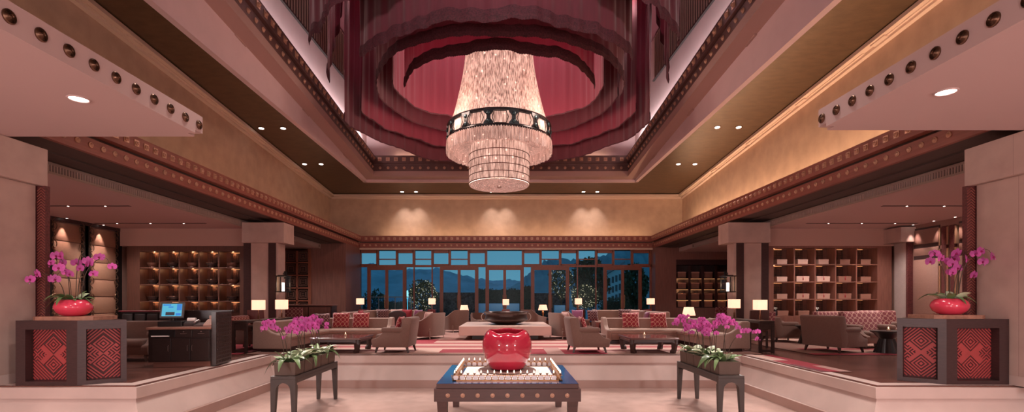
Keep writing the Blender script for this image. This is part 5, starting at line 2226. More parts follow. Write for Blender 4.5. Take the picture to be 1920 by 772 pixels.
gxc = [cx_(v) for v in (1268, 1293, 1318, 1343, 1368)]
gzc = [CZ - (v - HY) * YC / F for v in (497, 521.5, 542, 562, 576.4)]
t = thing('dark_bookcase', 'dark bookcase with glowing shelf edges beyond the right column', 'bookcase', (gxc[2], YC + .02, 0))
ox = gxc[2]
bm = BM()
box(bm, gxc[0] - .1 - ox, gxc[0] - ox, 0, .5, .86, 3.22)
box(bm, gxc[-1] - ox, gxc[-1] + .1 - ox, 0, .5, .86, 3.22)
box(bm, gxc[0] - ox, gxc[-1] - ox, 0, .5, gzc[0] + .02, 3.22)
box(bm, gxc[0] - ox, gxc[-1] - ox, .48, .5, .86, 3.22)
obj('case', bm, dark_wood, t)
for z in gzc[1:]:
    bm = BM()
    box(bm, gxc[0] - ox, gxc[-1] - ox, .01, .48, z - .02, z + .02)
    sh = obj('shelf', bm, dark_wood, t)
    bm = BM()
    box(bm, gxc[0] + .04 - ox, gxc[-1] - .04 - ox, .03, .045, z - .030, z - .021)
    obj('light_strip', bm, niche_led, sh)
    for k in range(4):
        point(((gxc[k] + gxc[k + 1]) / 2, YC + .14, z - .07), 2.2, (1.0, .46, .2), .02)
for x in gxc[1:-1]:
    bm = BM()
    box(bm, x - .06 - ox, x + .06 - ox, -.01, .48, .86, gzc[0])
    obj('divider', bm, dark_wood, t)
for r in range(4):
    for k in range(4):
        xm = (gxc[k] + gxc[k + 1]) / 2
        t = thing('storage_box', 'grey-brown storage box in the %s column of the %s shelf of the far right bookcase' % (nth(k), rows[r]), 'box', (xm, YC + .27, gzc[r + 1] + .024), 0, 'boxes in the far right bookcase')
        bm = BM()
        box(bm, -.2, .2, -.13, .13, 0, .24, .006)
        obj('box_body', bm, box_cols[1], t)
        bm = BM()
        box(bm, -.21, .21, -.14, .14, .24, .30, .006)
        obj('lid', bm, box_cols[2], t)

# lattice door panel on the left end wall
fret_w = mat('fret_wood', S(112, 78, 68), 0.45)
t = thing('lattice_panel', 'tall dark panelled screen with square fret motifs on the left end wall', 'screen', ((557 - CX) * 22.4 / F, 22.40, 0))
bm = BM()
zt = 3.55
for x0, x1 in ((-.62, -.52), (-.05, .03), (.50, .62)):
    box(bm, x0, x1, 0, .07, 0, zt)
for k in range(8):
    box(bm, -.52, .50, 0, .07, .06 + .575 * k - .03 if k < 7 else zt - .08, .06 + .575 * k + .03 if k < 7 else zt)
obj('frame', bm, frame_wood, t)
bm = BM()
box(bm, -.52, .50, .05, .09, .05, zt)
obj('backing', bm, black, t)
for k in range(6):
    for x0 in (-.52, .03):
        bm = BM()
        z0 = .12 + .575 * k
        for a, b in ((.03, .06), (.10, .13)):
            w1 = .46
            box(bm, x0 + a, x0 + w1 - a, .02, .055, z0 + a, z0 + a + .03)
            box(bm, x0 + a, x0 + w1 - a, .02, .055, z0 + .46 - a - .03, z0 + .46 - a)
            box(bm, x0 + a, x0 + a + .03, .02, .055, z0 + a, z0 + .46 - a)
            box(bm, x0 + w1 - a - .03, x0 + w1 - a, .02, .055, z0 + a, z0 + .46 - a)
        for q in (.17, .25):
            box(bm, x0 + .17, x0 + .29, .02, .055, z0 + q, z0 + q + .03)
        obj('fret_motif', bm, fret_w, t)

# ------------------------------------------------------------------ lanterns on the columns
iron = mat('lantern_iron', S(52, 46, 42), 0.4, .5)
cand = mat('lantern_candle', S(255, 240, 225), 0.5, emit=(1.0, .84, .72, 1), estr=4.5)
for s, px, lab in ((-1, 531, 'left'), (1, 1364.5, 'right')):
    y = 15.62
    x = (px - CX) * y / F
    t = thing('wall_lantern', 'square iron lantern with a glowing candle on the %s column' % lab, 'lantern', (x, y + .0, 1.52))
    bm = BM()
    a = .15
    for sx in (-1, 1):
        for sy in (-1, 1):
            box(bm, sx * a - .012, sx * a + .012, sy * a - .012, sy * a + .012, 0, .46)
    obj('frame', bm, iron, t)
    bm = BM()
    box(bm, -.19, .19, -.19, .19, .46, .49, .004)
    box(bm, -.12, .12, -.12, .12, .49, .51)
    obj('roof', bm, iron, t)
    bm = BM()
    box(bm, -.18, .18, -.18, .18, -.03, 0, .004)
    obj('base', bm, iron, t)
    bm = BM()
    cyl(bm, (0, 0, .0), (0, 0, .27), .04, seg=14)
    obj('candle_tube', bm, cand, t, .6)
    bm = BM()
    tube(bm, [(0, 0, .51), (0, 0, .58), (0, .16, .58)], .012, 8)
    box(bm, -.04, .04, .14, .17, .40, .64)
    obj('bracket', bm, iron, t)
    lg = glass_mat('lantern_glass_' + lab, (.85, .85, .8, 1), .05)
    for sx in (-1, 1):
        bm = BM()
        box(bm, sx * a - .002, sx * a + .002, -a, a, 0, .46)
        obj('side_glass', bm, lg, t)
    point((x, y - .1, 1.75), 7, (1.0, .72, .56), .03)

# ------------------------------------------------------------------ upholstered wall panels of the side bays
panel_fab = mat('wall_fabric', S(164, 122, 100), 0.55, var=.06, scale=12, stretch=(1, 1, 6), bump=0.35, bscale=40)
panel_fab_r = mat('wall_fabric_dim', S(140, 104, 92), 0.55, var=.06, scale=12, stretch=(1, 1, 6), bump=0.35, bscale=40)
scroll_m = mat('bronze_scroll', S(120, 90, 70), 0.35, .7)
Xw = -12.8
for k, (p0, p1, lab) in enumerate(((96, 150, 'nearer'), (167, 215, 'farther'))):
    y0, y1 = 12.8 * F / (CX - p0), 12.8 * F / (CX - p1)
    t = thing('wall_panel', 'padded fabric wall panel with bronze scroll borders, the %s of two behind the left orchid bowl' % lab, 'wall panel', (Xw, (y0 + y1) / 2, 0), 0, 'padded panels on the left bay wall')
    h = (y1 - y0) / 2
    for j in range(6):
        bm = BM()
        box(bm, .0, .04, -h, h, .30 + .53 * j, .30 + .53 * j + .51, .01)
        obj('pad', bm, panel_fab, t, .6)
    for e in (-1, 1):
        bm = BM()
        a, b = sorted((e * h, e * (h + .22)))
        box(bm, .0, .07, a, b, 0, 3.55)
        obj('stile', bm, black, t)
        bm = BM()
        for j in range(7):
            z = .34 + .5 * j
            pts = [(.075, e * (h - .02 + .075 * math.cos(a_)), z + .10 * math.sin(a_)) for a_ in [2 * PI * q / 14 for q in range(13)]]
            tube(bm, pts, .014, 5)
            tube(bm, [(.075, e * (h + .05 * math.sin(q * .9)), z + .08 + .035 * q) for q in range(12)], .011, 5)
        obj('scroll_border', bm, scroll_m, t, True)
bm = BM()
box(bm, -12.8, -12.72, 12.2, 16.35, 3.5, 3.6)
struct('trim_bay_left', bm, dark_wood, 'dark strip above the padded panels of the left bay', 'trim')
# right bay: textured panels with gilt-edged strips
for k, (p0, p1, lab) in enumerate(((1716, 1762, 'farther'), (1801, 1846, 'nearer'))):
    y0, y1 = 12.9 * F / (p1 - CX), 12.9 * F / (p0 - CX)
    t = thing('wall_panel', 'ribbed fabric wall panel, the %s of two behind the right orchid bowl' % lab, 'wall panel', (12.9, (y0 + y1) / 2, 0), 0, 'fabric panels on the right bay wall')
    h = (y1 - y0) / 2
    for z0, z1 in ((.1, 2.5), (2.62, 2.85), (2.97, 3.42)):
        bm = BM()
        box(bm, -.05, 0, -h, h, z0, z1, .012)
        obj('pad', bm, panel_fab_r, t, .6)
    bm = BM()
    box(bm, -.03, 0, -h - .02, h + .02, .06, 3.48)
    obj('backing', bm, dark_wood, t)
t = thing('gilt_strips', 'pair of red strips edged with gilt bars between the right wall panels', 'wall strip', (12.898, 14.42, -.04))
for k in range(2):
    bm = BM()
    box(bm, -.07, 0, -.22 + .26 * k, -.06 + .26 * k, .05, 3.45)
    obj('red_strip', bm, strip_red, t)
for k in range(3):
    for z0, z1 in ((.1, 2.3), (2.36, 2.8), (2.9, 3.42)):
        bm = BM()
        box(bm, -.09, -.0, -.30 + .26 * k, -.25 + .26 * k, z0, z1)
        obj('gilt_bar', bm, mat('gilt_bar', S(196, 160, 132), 0.35, .7) if 'gilt_bar' not in MATS else MATS['gilt_bar'], t)
# wall washers over the panels
for s, ys in ((-1, (14.25, 15.55)), (1, (13.5, 14.05, 14.75, 15.5))):
    for k, y in enumerate(ys):
        xx = s * (12.62 if s < 0 else 12.72)
        t = thing('panel_downlight', 'tiny ceiling spotlight grazing the %s bay wall panels, %s from the far end' % ('left' if s < 0 else 'right', nth(len(ys) - 1 - k)), 'downlight', (xx, y, 3.6), 0, 'wall-grazing spotlights in the bays')
        bm = BM()
        torus(bm, .035, .006, (0, 0, -.003), 14, 5)
        obj('trim_ring', bm, bronze, t, True)
        bm = BM()
        cyl(bm, (0, 0, -.006), (0, 0, 0), .032, seg=12)
        obj('lens', bm, lamp_white, t)
        spot((xx, y, 3.58), (s * 12.83, y, 1.4), 110 if s < 0 else 75, 48, PINKL, .7, .01)
# stone pier at the corner of the right bay
bm = BM()
box(bm, bx(1675), bx(1712), 15.75, 16.35, 0, 3.08, .01)
pc = struct('column_pier', bm, mat('lit_textured_pier', S(186, 168, 162), 0.7, var=.05, scale=6, bump=.4, bscale=45), 'grey textured pier at the far corner of the right bay', 'column')
bm = BM()
box(bm, bx(1655), bx(1716), 15.62, 16.4, 3.08, 3.55, .01)
obj('capital', bm, column_stone, pc)
bm = BM()
box(bm, bx(1672), bx(1681), 15.72, 15.8, 0, 3.08)
obj('carved_strip', bm, strip_red, pc)
spot((bx(1690), 15.5, 3.5), (bx(1690), 15.75, .8), 40, 50, PINKL, .7, .02)

# ------------------------------------------------------------------ service counter in the left bay
ca = math.radians(9)
t = thing('service_counter', 'dark wood service counter with drawers and doors in the left bay', 'counter', (-5.44, 9.3, 0), ca)
cw, cd = 1.16, .80
bm = BM()
box(bm, -cw, -.10, .02, cd - .06, .10, .695)
obj('carcass', bm, espresso, t)
bm = BM()
box(bm, -cw + .06, -.12, .06, cd - .1, 0, .10)
obj('toe_base', bm, mat('toe_metal', S(150, 104, 92), 0.35, .5), t)
bm = BM()
box(bm, -cw - .02, -.08, -.03, cd - .06, .705, .745, .004)
obj('worktop', bm, mat('worktop_wood', S(158, 112, 96), 0.4, var=.1, scale=5), t)
bm = BM()
box(bm, -cw, -.02, cd - .06, cd, .10, 1.02)
box(bm, -cw - .03, .02, cd - .09, cd + .03, 1.02, 1.045, .004)
obj('back_panel', bm, espresso, t)
bm = BM()
box(bm, -.08, .0, 0, cd - .06, .02, 1.02)
obj('side_panel', bm, espresso, t)
sidep = bm = BM()
for k in range(9):
    for j in range(13):
        y0, z0 = .05 + .075 * k, .06 + .072 * j
        for a, b in ((0, .0),):
            box(bm, .0, .014, y0, y0 + .052, z0, z0 + .008)
            box(bm, .0, .014, y0, y0 + .008, z0, z0 + .048)
            box(bm, .0, .014, y0 + .022, y0 + .052, z0 + .024, z0 + .032)
obj('fretwork', bm, mat('counter_fret', S(72, 52, 48), 0.4), t)
chrome = mat('brushed_steel', S(190, 170, 164), 0.3, .9)
for k in range(2):
    x0 = -.70 + .30 * k
    bm = BM()
    box(bm, x0, x0 + .285, -.005, .02, .56, .69, .003)
    d = obj('drawer', bm, espresso, t)
    bm = BM()
    tube(bm, [(x0 + .09, -.006, .625), (x0 + .10, -.025, .622), (x0 + .19, -.025, .622), (x0 + .20, -.006, .625)], .005, 6)
    obj('handle', bm, chrome, d)
    bm = BM()
    cyl(bm, (x0 + .145, -.012, .662), (x0 + .145, -.004, .662), .012, seg=12)
    obj('lock', bm, chrome, d)
for k in range(3):
    x0 = -cw + .07 + .325 * k
    bm = BM()
    box(bm, x0, x0 + .315, -.005, .02, .12, .53, .003)
    d = obj('cabinet_door', bm, espresso, t)
    hx = x0 + (.28 if k < 2 else .035)
    bm = BM()
    tube(bm, [(hx, -.006, .30), (hx, -.028, .31), (hx, -.028, .40), (hx, -.006, .41)], .005, 6)
    obj('handle', bm, chrome, d)
bm = BM()
box(bm, -cw + .03, -.72, -.004, .3, .56, .69)
obj('open_shelf', bm, black, t)
M_c = Matrix.Translation((-5.44, 9.3, 0)) @ Matrix.Rotation(ca, 4, 'Z')


def on_counter(x, y, z=.747):
    return M_c @ Vector((x, y, z))


bm = BM()
box(bm, -.15, .15, -.01, .01, 0, .006)
box(bm, -.14, .15, -.012, .014, .006, .012)
box(bm, -.15, .13, -.011, .012, .012, .017)
o = tag(obj('paper_stack', bm, white_petal, loc=on_counter(-.94, -.03, .575)), 'small stack of white paper in the open shelf of the counter', 'paper')
o.rotation_euler = (0, 0, ca)
# till screen
t = thing('till_screen', 'touchscreen till with a glowing cyan display on the counter', 'till', on_counter(-.90, .34), ca + .12)
bm = BM()
box(bm, -.20, .20, -.16, .16, 0, .10, .01)
obj('till_base', bm, black, t)
bm = BM()
cyl(bm, (0, .03, .10), (0, .05, .22), .045, seg=14)
obj('neck', bm, black, t)
tilt = Matrix.Translation((0, -.02, .30)) @ Matrix.Rotation(-.28, 4, 'X')
bm = BM()
vs = box(bm, -.20, .20, -.02, .03, -.15, .16, .012, M=tilt)
sc_b = obj('monitor', bm, mat('monitor_grey', S(92, 90, 92), 0.4), t)
scr = mat('screen_glow', S(90, 190, 220), 0.2, emit=S(80, 180, 214), estr=.62)
scr2 = mat('screen_dark', S(60, 62, 70), 0.2, emit=S(52, 54, 62), estr=.6)
scr3 = mat('screen_blue', S(50, 120, 190), 0.2, emit=S(50, 116, 190), estr=.9)
bm = BM()
box(bm, -.165, .165, -.023, -.019, -.115, .125, M=tilt)
for x0, x1, z0, z1, mi in ((-.10, .05, -.10, -.035, 1), (.08, .16, .0, .12, 2), (-.15, -.02, .09, .115, 2), (.07, .155, -.105, -.06, 2), (-.06, .02, .05, .075, 2)):
    nf = len(bm.faces)
    box(bm, x0, x1, -.0245, -.022, z0, z1, M=tilt)
    bm.faces.ensure_lookup_table()
    for f in bm.faces[nf:]:
        f.material_index = mi
obj('display', bm, [scr, scr2, scr3], sc_b)
t = thing('receipt_printer', 'black receipt printer with a paper roll on the counter', 'printer', on_counter(-.58, .38), ca)
bm = BM()
prism(bm, [(-.13, 0), (.13, 0), (.13, .10), (.05, .13), (-.13, .06)], -.10, .10, 'x')
bevel_all(bm, .012, 1)
obj('body', bm, mat('printer_grey', S(70, 60, 60), 0.45), t)
bm = BM()
cyl(bm, (-.07, .0, .115), (.07, .0, .115), .045, seg=16)
obj('paper_roll', bm, white_petal, t, .6)
t = thing('telephone', 'small dark desk telephone between printer and card machine', 'telephone', on_counter(-.385, .27), ca)
bm = BM()
prism(bm, [(-.10, 0), (.10, 0), (.10, .07), (-.10, .03)], -.085, .085, 'x')
bevel_all(bm, .008, 1)
obj('body', bm, mat('phone_dark', S(84, 70, 70), 0.4), t)
bm = BM()
tube(bm, [(-.06, -.09, .07), (-.06, -.08, .085), (-.06, .07, .115), (-.06, .09, .10)], [.022, .016, .016, .024], 8)
obj('handset', bm, mat('phone_light', S(150, 130, 126), 0.4), t)
t = thing('card_machine', 'cream card machine with keypad at the right end of the counter', 'card machine', on_counter(-.21, .30), ca)
bm = BM()
prism(bm, [(-.14, 0), (.14, 0), (.14, .12), (.06, .13), (-.14, .04)], -.085, .075, 'x')
bevel_all(bm, .01, 1)
cmat = mat('cream_plastic', S(196, 158, 146), 0.5)
obj('body', bm, cmat, t)
bm = BM()
for a in range(3):
    for b in range(4):
        box(bm, -.06 + .038 * a, -.035 + .038 * a, -.11 + .035 * b, -.085 + .035 * b, .055 + .0155 * b, .064 + .0155 * b)
obj('keypad', bm, mat('key_white', S(224, 200, 190), 0.5), t)
bm = BM()
box(bm, -.06, .05, .075, .135, .125, .20, .006)
obj('printer_head', bm, cmat, t)

# red-topped dark booth behind the left plinth
t = thing('tufted_screen', 'black tufted high-backed booth with a red top rail behind the counter', 'booth', (-8.0, 11.3, 0), .03)
bm = BM()
box(bm, -.75, .95, 0, .12, .08, .98)
obj('back', bm, black, t)
bm = BM()
for k in range(6):
    for j in range(3):
        box(bm, -.72 + .275 * k, -.46 + .28 * k, -.05, .0, .12 + .28 * j, .39 + .28 * j, .04, 2)
obj('tufting', bm, mat('tuft_black', S(44, 34, 34), 0.5), t, .8)
bm = BM()
box(bm, -.78, .98, -.04, .14, .98, 1.01, .006)
obj('top_rail', bm, mat('red_rail', S(128, 40, 54), 0.35), t)
for x in (-.7, .85):
    bm = BM()
    box(bm, x, x + .06, .02, .1, 0, .08)
    obj('foot', bm, black, t)
armchair('taupe armchair half hidden by the left corner plinth', (-7.75, 10.35, 0), .15, .95, .85, .80, taupe_d, grp='armchairs in the bays')
armchair('taupe armchair behind the counter, near the left column', (-6.55, 12.75, 0), PI * .5, .8, .85, .84, taupe_d, taupe_d, honey_s, grp='armchairs in the bays')

# ------------------------------------------------------------------ right bay seating
armchair('taupe two-tone armchair turned away, nearest the right corner plinth', (7.95, 12.05, 0), PI / 2 + .35, 1.0, .9, .88, taupe_d, taupe_d, taupe_d, 'armchairs in the bays')
cushion('plum lattice cushion inside the nearest right bay armchair', honey_s, (7.85, 12.08, .45), PI / 2 + .35, .2, .5, .42, .14)
armchair('patterned-back armchair facing out, left behind the nearest right bay armchair', (9.85, 14.7, 0), .25, .95, .85, .90, taupe_d, taupe_d, honey_s, 'armchairs in the bays')
armchair('patterned-back armchair facing out beside the right drum table', (9.55, 13.0, 0), .1, 1.05, .85, .94, taupe_d, taupe_d, honey_s, 'armchairs in the bays')
armchair('patterned-back armchair deepest in the right bay by the pier', (11.15, 14.7, 0), -.2, .95, .85, .93, taupe_d, taupe_d, honey_s, 'armchairs in the bays')
armchair('taupe armchair seen from the side below the first bookcase niches', (8.35, 15.0, 0), PI / 2, .9, .9, .74, taupe_d, grp='armchairs in the bays')
fl_dark = mat('drum_table_dark', S(40, 38, 38), 0.3)
for x, y, lab, sc in ((8.98, 11.7, 'right behind the corner plinth', 1.0), (8.62, 14.15, 'before the bookcase of boxes', 1.0)):
    t = thing('drum_table', 'dark fluted drum table with a conical top, %s' % lab, 'table', (x, y, 0), 0, 'fluted drum tables')
    bm = BM()
    lathe(bm, [(.16, .34), (.26, .46), (.33, .50), (.335, .525), (0, .525)], 32)
    obj('top', bm, fl_dark, t, .5)
    bm = BM()
    lathe(bm, [(.25, 0), (.25, .02), (.15, .33), (.15, .34)], 48, fn=lambda a, r, z: (r * (1 + .06 * math.cos(12 * a)), z))
    obj('fluted_base', bm, fl_dark, t, .6)
    tealight('bright tea light on the drum table %s' % lab, (x, y - .05, .525), 1.3)
carpet('bay_carpet', 'red carpet strip along the lip of the right bay', 5.47, 6.0, 8.6, 11.2, [(5.47, 5.8, 10.2, 11.2, 3), (5.8, 6.0, 8.6, 9.4, 0), (5.47, 5.6, 8.6, 9.6, 4)], 1)
carpet('bay_carpet', 'mauve and red carpet under the right bay armchairs', 7.0, 12.4, 11.25, 15.9, [(7.0, 12.4, 11.25, 11.55, 1), (7.4, 12.4, 12.4, 12.7, 1), (7.0, 12.4, 15.2, 15.9, 3)], 2)
carpet('bay_carpet', 'dim carpet behind the counter in the left bay', -8.6, -6.1, 11.3, 15.6, [(-8.6, -6.1, 11.3, 11.6, 1), (-6.6, -6.1, 11.6, 15.6, 4)], 1)
# ------------------------------------------------------------------ chandelier
CHX, CHY = -.217, 15.5
cry = crystal_mat('crystal_strands', S(170, 138, 126), .06, .95, 4.2, 15)
cry_d = crystal_mat('crystal_fringe', S(170, 134, 124), .04, .55, 6.0, 18)
cry_b = crystal_mat('crystal_bead', S(190, 150, 140), .12, .42, 7.0, 9)
t = thing('chandelier', 'huge bell-shaped crystal chandelier with a black hexagon band and a drum tier below', 'chandelier', (CHX, CHY, 0))
N_ = 260
rnd = random.Random(4)
ridg = [rnd.uniform(.0, 1) for _ in range(N_)]


def strand_fn(a, r, z):
    k = int(round(a / (2 * PI) * N_)) % N_
    return r * (1 + (.018 if k % 2 else -.006) + .008 * ridg[k]), z + .04 * ridg[(k * 7) % N_] * 0


bm = BM()
lathe(bm, [(1.00, 9.35), (1.02, 8.95), (1.06, 8.55), (1.12, 8.15), (1.20, 7.75), (1.29, 7.35), (1.38, 7.0), (1.46, 6.75), (1.53, 6.55)], N_, fn=strand_fn, caps=False)
obj('bell_strands', bm, cry, t)
bm = BM()
lathe(bm, [(1.53, 6.62), (1.55, 6.2)], N_, fn=strand_fn, caps=False)
obj('band_backing', bm, cry, t)
blk = mat('chandelier_black', S(38, 40, 42), 0.25, .4)
blk2 = mat('chandelier_gem', S(64, 84, 88), 0.2, .5)
for z, r in ((6.62, 1.605), (6.17, 1.615)):
    bm = BM()
    lathe(bm, [(r - .05, z - .035), (r, z - .04), (r + .02, z), (r, z + .04), (r - .05, z + .035), (r - .05, z - .035)], 96, caps=False)
    bmesh.ops.remove_doubles(bm, verts=bm.verts, dist=1e-4)
    obj('band_hoop', bm, blk, t, .7)
for k in range(14):
    a = 2 * PI * (k + .5) / 14 - PI / 2 + .05
    bm = BM()
    pts = [(-.15, -.22), (.15, -.22), (.14, -.15), (.055, -.05), (.055, .05), (.14, .15), (.15, .22), (-.15, .22), (-.14, .15), (-.055, .05), (-.055, -.05), (-.14, -.15)]
    prism(bm, pts, -.02, .02, 'y')
    o = obj('hourglass_bar', bm, blk, t)
    o.location = (1.60 * math.cos(a), 1.60 * math.sin(a), 6.395)
    o.rotation_euler = (0, 0, a - PI / 2)
    for z in (-.11, .11):
        bm = BM()
        bmesh.ops.create_icosphere(bm, subdivisions=2, radius=.05, matrix=Matrix.Translation((0, .03, z)) @ Matrix.Diagonal((1, .5, 1.3, 1)))
        obj('gem', bm, blk2, o, True)
    bm = BM()
    hexp = [(.055 + .11, -.17), (.39 + .11, -.17), (.455 + .11, 0), (.39 + .11, .17), (.055 + .11, .17), (-.01 + .11, 0)]
    pp = [(1.588 * math.cos(a + x / 1.6), 1.588 * math.sin(a + x / 1.6), 6.395 + z) for x, z in [(x, z) for x, z in hexp]]
    tube(bm, pp + [pp[0]], .012, 5)
    obj('hexagon_frame', bm, blk, t)
# fringe skirt, underside and drum tier
bm = BM()
lathe(bm, [(1.60, 6.15), (1.615, 5.95), (1.61, 5.74)], N_, fn=lambda a, r, z: (strand_fn(a, r, z)[0], z + (.05 * ridg[int(round(a / (2 * PI) * N_)) % N_] if z < 5.8 else 0)), caps=False)
obj('fringe_skirt', bm, cry_d, t)
bm = BM()
lathe(bm, [(.90, 5.98), (1.2, 6.0), (1.52, 6.02)], 96, caps=False)
lathe(bm, [(1.40, 6.02), (1.41, 5.80)], N_, fn=strand_fn, caps=False)
obj('underside_strands', bm, cry_b, t)
bm = BM()
lathe(bm, [(.915, 6.0), (.93, 5.6), (.93, 5.2), (.925, 4.84)], N_, fn=lambda a, r, z: (r * (1 + .012 * ((int(round(a / (2 * PI) * N_)) % 2))), z), caps=False)
obj('drum_strands', bm, cry, t)
for z in (5.72, 5.50, 5.28, 5.06, 4.86):
    bm = BM()
    torus(bm, .945, .012, (0, 0, z), 72, 6)
    obj('drum_hoop', bm, mat('hoop_metal', S(140, 104, 96), 0.3, .6) if 'hoop_metal' not in MATS else MATS['hoop_metal'], t, True)
bm = BM()
for k in range(14):
    r = .93 - .064 * k
    lathe(bm, [(r, 4.83 - .0), (r - .016, 4.80), (r - .048, 4.80), (r - .064, 4.83)], 72, caps=False)
bmesh.ops.remove_doubles(bm, verts=bm.verts, dist=1e-4)
obj('bottom_disc', bm, cry_b, t)
bm = BM()
lathe(bm, [(.04, 4.80), (.07, 4.78), (.05, 4.74), (0, 4.72)], 16)
obj('finial', bm, white_metal, t, True)
bm = BM()
cyl(bm, (0, 0, 9.3), (0, 0, 12.0), .06, seg=12)
lathe(bm, [(0, 9.36), (1.0, 9.36), (1.02, 9.30), (1.0, 9.26), (0, 9.26)], 48)
obj('hanging_stem', bm, blk, t)

# ------------------------------------------------------------------ red drapes hung in rings round the chandelier
drape = mat('burgundy_drape', S(100, 34, 48), 0.7, var=.10, scale=3, stretch=(6, 6, .4), sheen=.35, transl=.22)
drape_lit = mat('burgundy_drape_lit', S(140, 42, 64), 0.65, var=.08, scale=3, stretch=(6, 6, .4), sheen=.35, transl=.25)  # lighter copy of the burgundy cloth, inner lamplight put into the colour
fringe_m = mat('drape_fringe', S(74, 28, 38), 0.75, var=.45, scale=26, bump=.5, bscale=40)


def ring(label, rx, ry, zb, zt, a0, a1, m, seed, pleat=.05, npl=None, sag=.10, fr=.26, nsw=5, zb1=None):
    """a curtain hung along an arc (angles in degrees, 270 is nearest the viewer)"""
    rnd = random.Random(seed)
    t = thing('ring_drape', label, 'curtain', (CHX, CHY, 0), 0, 'drapes round the chandelier')
    a0, a1 = math.radians(a0), math.radians(a1)
    n = max(60, int((a1 - a0) * max(rx, ry) / .035))
    npl = npl or max(3, int((a1 - a0) * rx / .42))
    zb0, zb1 = zb, (zb if zb1 is None else zb1)
    ph = [rnd.uniform(0, 6) for _ in range(6)]
    zs = [0, .03, .10, .22, .4, .6, .8, 1.0]
    bm = BM()
    bf = BM()
    prev, prevf = None, None
    for i in range(n + 1):
        u = i / n
        a = a0 + (a1 - a0) * u
        fold = math.sin(u * npl * 2 * PI + 1.5 * math.sin(u * 17 + ph[0])) * .7 + .3 * math.sin(u * npl * 3.3 * PI + ph[1])
        ragged = sag * (.6 * math.sin(u * nsw * 2 * PI + ph[2]) + .4 * math.sin(u * nsw * 4.6 * PI + ph[3])) + .008 * math.sin(u * npl * 2 * PI)
        zb = zb0 + (zb1 - zb0) * u
        row = []
        for k in zs:
            z = zb + ragged + (zt - zb - ragged) * k
            o = pleat * fold * (.35 + .65 * min(1, k * 2.5)) + .05 * math.sin(u * 23 + ph[4]) * (1 - k)
            row.append(bm.verts.new(((rx + o) * math.cos(a), (ry + o) * math.sin(a), z)))
        if prev:
            for k in range(len(zs) - 1):
                f = bm.faces.new((prev[k], row[k], row[k + 1], prev[k + 1]))
                f.smooth = True
        prev = row
        rowf = []
        o = pleat * fold * .35 + .05 * math.sin(u * 23 + ph[4])
        for dz, oo in ((-.03 - .015 * (i % 2), .012), (fr * .3, .035), (fr, .02), (fr, .008), (fr * .3, .008), (-.02, .004)):
            rowf.append(bf.verts.new(((rx + o + oo) * math.cos(a), (ry + o + oo) * math.sin(a), zb + ragged + dz)))
        if prevf:
            for k in range(6):
                bf.faces.new((prevf[k], rowf[k], rowf[(k + 1) % 6], prevf[(k + 1) % 6]))
        prevf = rowf
    obj('cloth', bm, m, t, recalc=False)
    obj('fringe', bf, fringe_m, t)
    bm = BM()
    tube(bm, [(rx * math.cos(a0 + (a1 - a0) * k / 40), ry * math.sin(a0 + (a1 - a0) * k / 40), zt) for k in range(41)], .03, 6)
    obj('rail', bm, blk, t)
    return t


TOP = 11.95
ring('innermost burgundy drape, near half, hanging before the top of the chandelier', 2.9, 2.6, 7.74, TOP, 188, 352, drape_lit, 1, .03, fr=.28, sag=.03)
ring('innermost burgundy drape, brightly lit far half behind the chandelier', 3.22, 2.6, 7.80, TOP, -12, 192, drape_lit, 11, .03, fr=.10, sag=.03)
ring('second ring of burgundy drape, just outside the innermost one', 3.75, 3.65, 7.62, TOP, 0, 360, drape, 2, .04, sag=.05)
ring('third ring of burgundy drape, far half, lower than the second', 4.4, 4.45, 7.28, TOP, 5, 175, drape_lit, 3, .05, sag=.06)
ring('third ring of burgundy drape, near half above the viewer', 4.35, 4.4, 7.55, TOP, 215, 325, drape, 4, .05, sag=.05)
ring('lowest wide burgundy drape across the far side of the coffer', 4.72, 4.9, 6.86, TOP, -2, 182, drape, 5, .06, sag=.07, nsw=3)
ring('hanging drape strip at the left, slanting down to a long point', 5.06, 5.06, 10.3, TOP, 176, 193, drape, 6, .06, sag=.05, nsw=1, zb1=7.55)
ring('hanging drape strip at the right, slanting down to a long point', 5.02, 5.06, 7.55, TOP, 347, 364, drape, 7, .06, sag=.05, nsw=1, zb1=10.3)
ring('outermost drape panel at the near left corner of the coffer', 5.55, 5.2, 8.0, TOP, 207, 262, drape, 8, .06, sag=.07, nsw=3, zb1=8.45)
ring('outermost drape panel at the near right corner of the coffer', 5.4, 5.2, 8.45, TOP, 278, 333, drape, 9, .06, sag=.07, nsw=3, zb1=8.0)
# ------------------------------------------------------------------ lights
EXPOSURE = 0.0
PINK = (1.0, 0.87, 0.81)
AMBER = (1.0, 0.66, 0.42)
ROSE = (1.0, 0.87, 0.85)
# recessed ceiling lamps in the gold ceiling: fitting + its beam
bm = BM()
cyl(bm, (0, 0, -.012), (0, 0, .0), .11, seg=20)
torus(bm, .115, .012, (0, 0, -.006), 20, 6)
d0 = thing('ceiling_downlight', 'x', 'downlight', (0, 0, 0), 0, 'downlights in the gold ceiling')
obj('trim_ring', bm, bronze, d0)
bm = BM()
cyl(bm, (0, 0, -.02), (0, 0, -.012), .085, seg=20)
obj('lens', bm, lamp_white, d0)


def on_ceiling(px, py):
    # the sight line meets the sloping ceiling z = 6.77 + .068*(26.2 - y)
    k = (HY - py) / F
    y = (6.77 + .068 * 26.2 - CZ) / (k + .068)
    return Vector(((px - CX) * y / F, y, zc(y)))


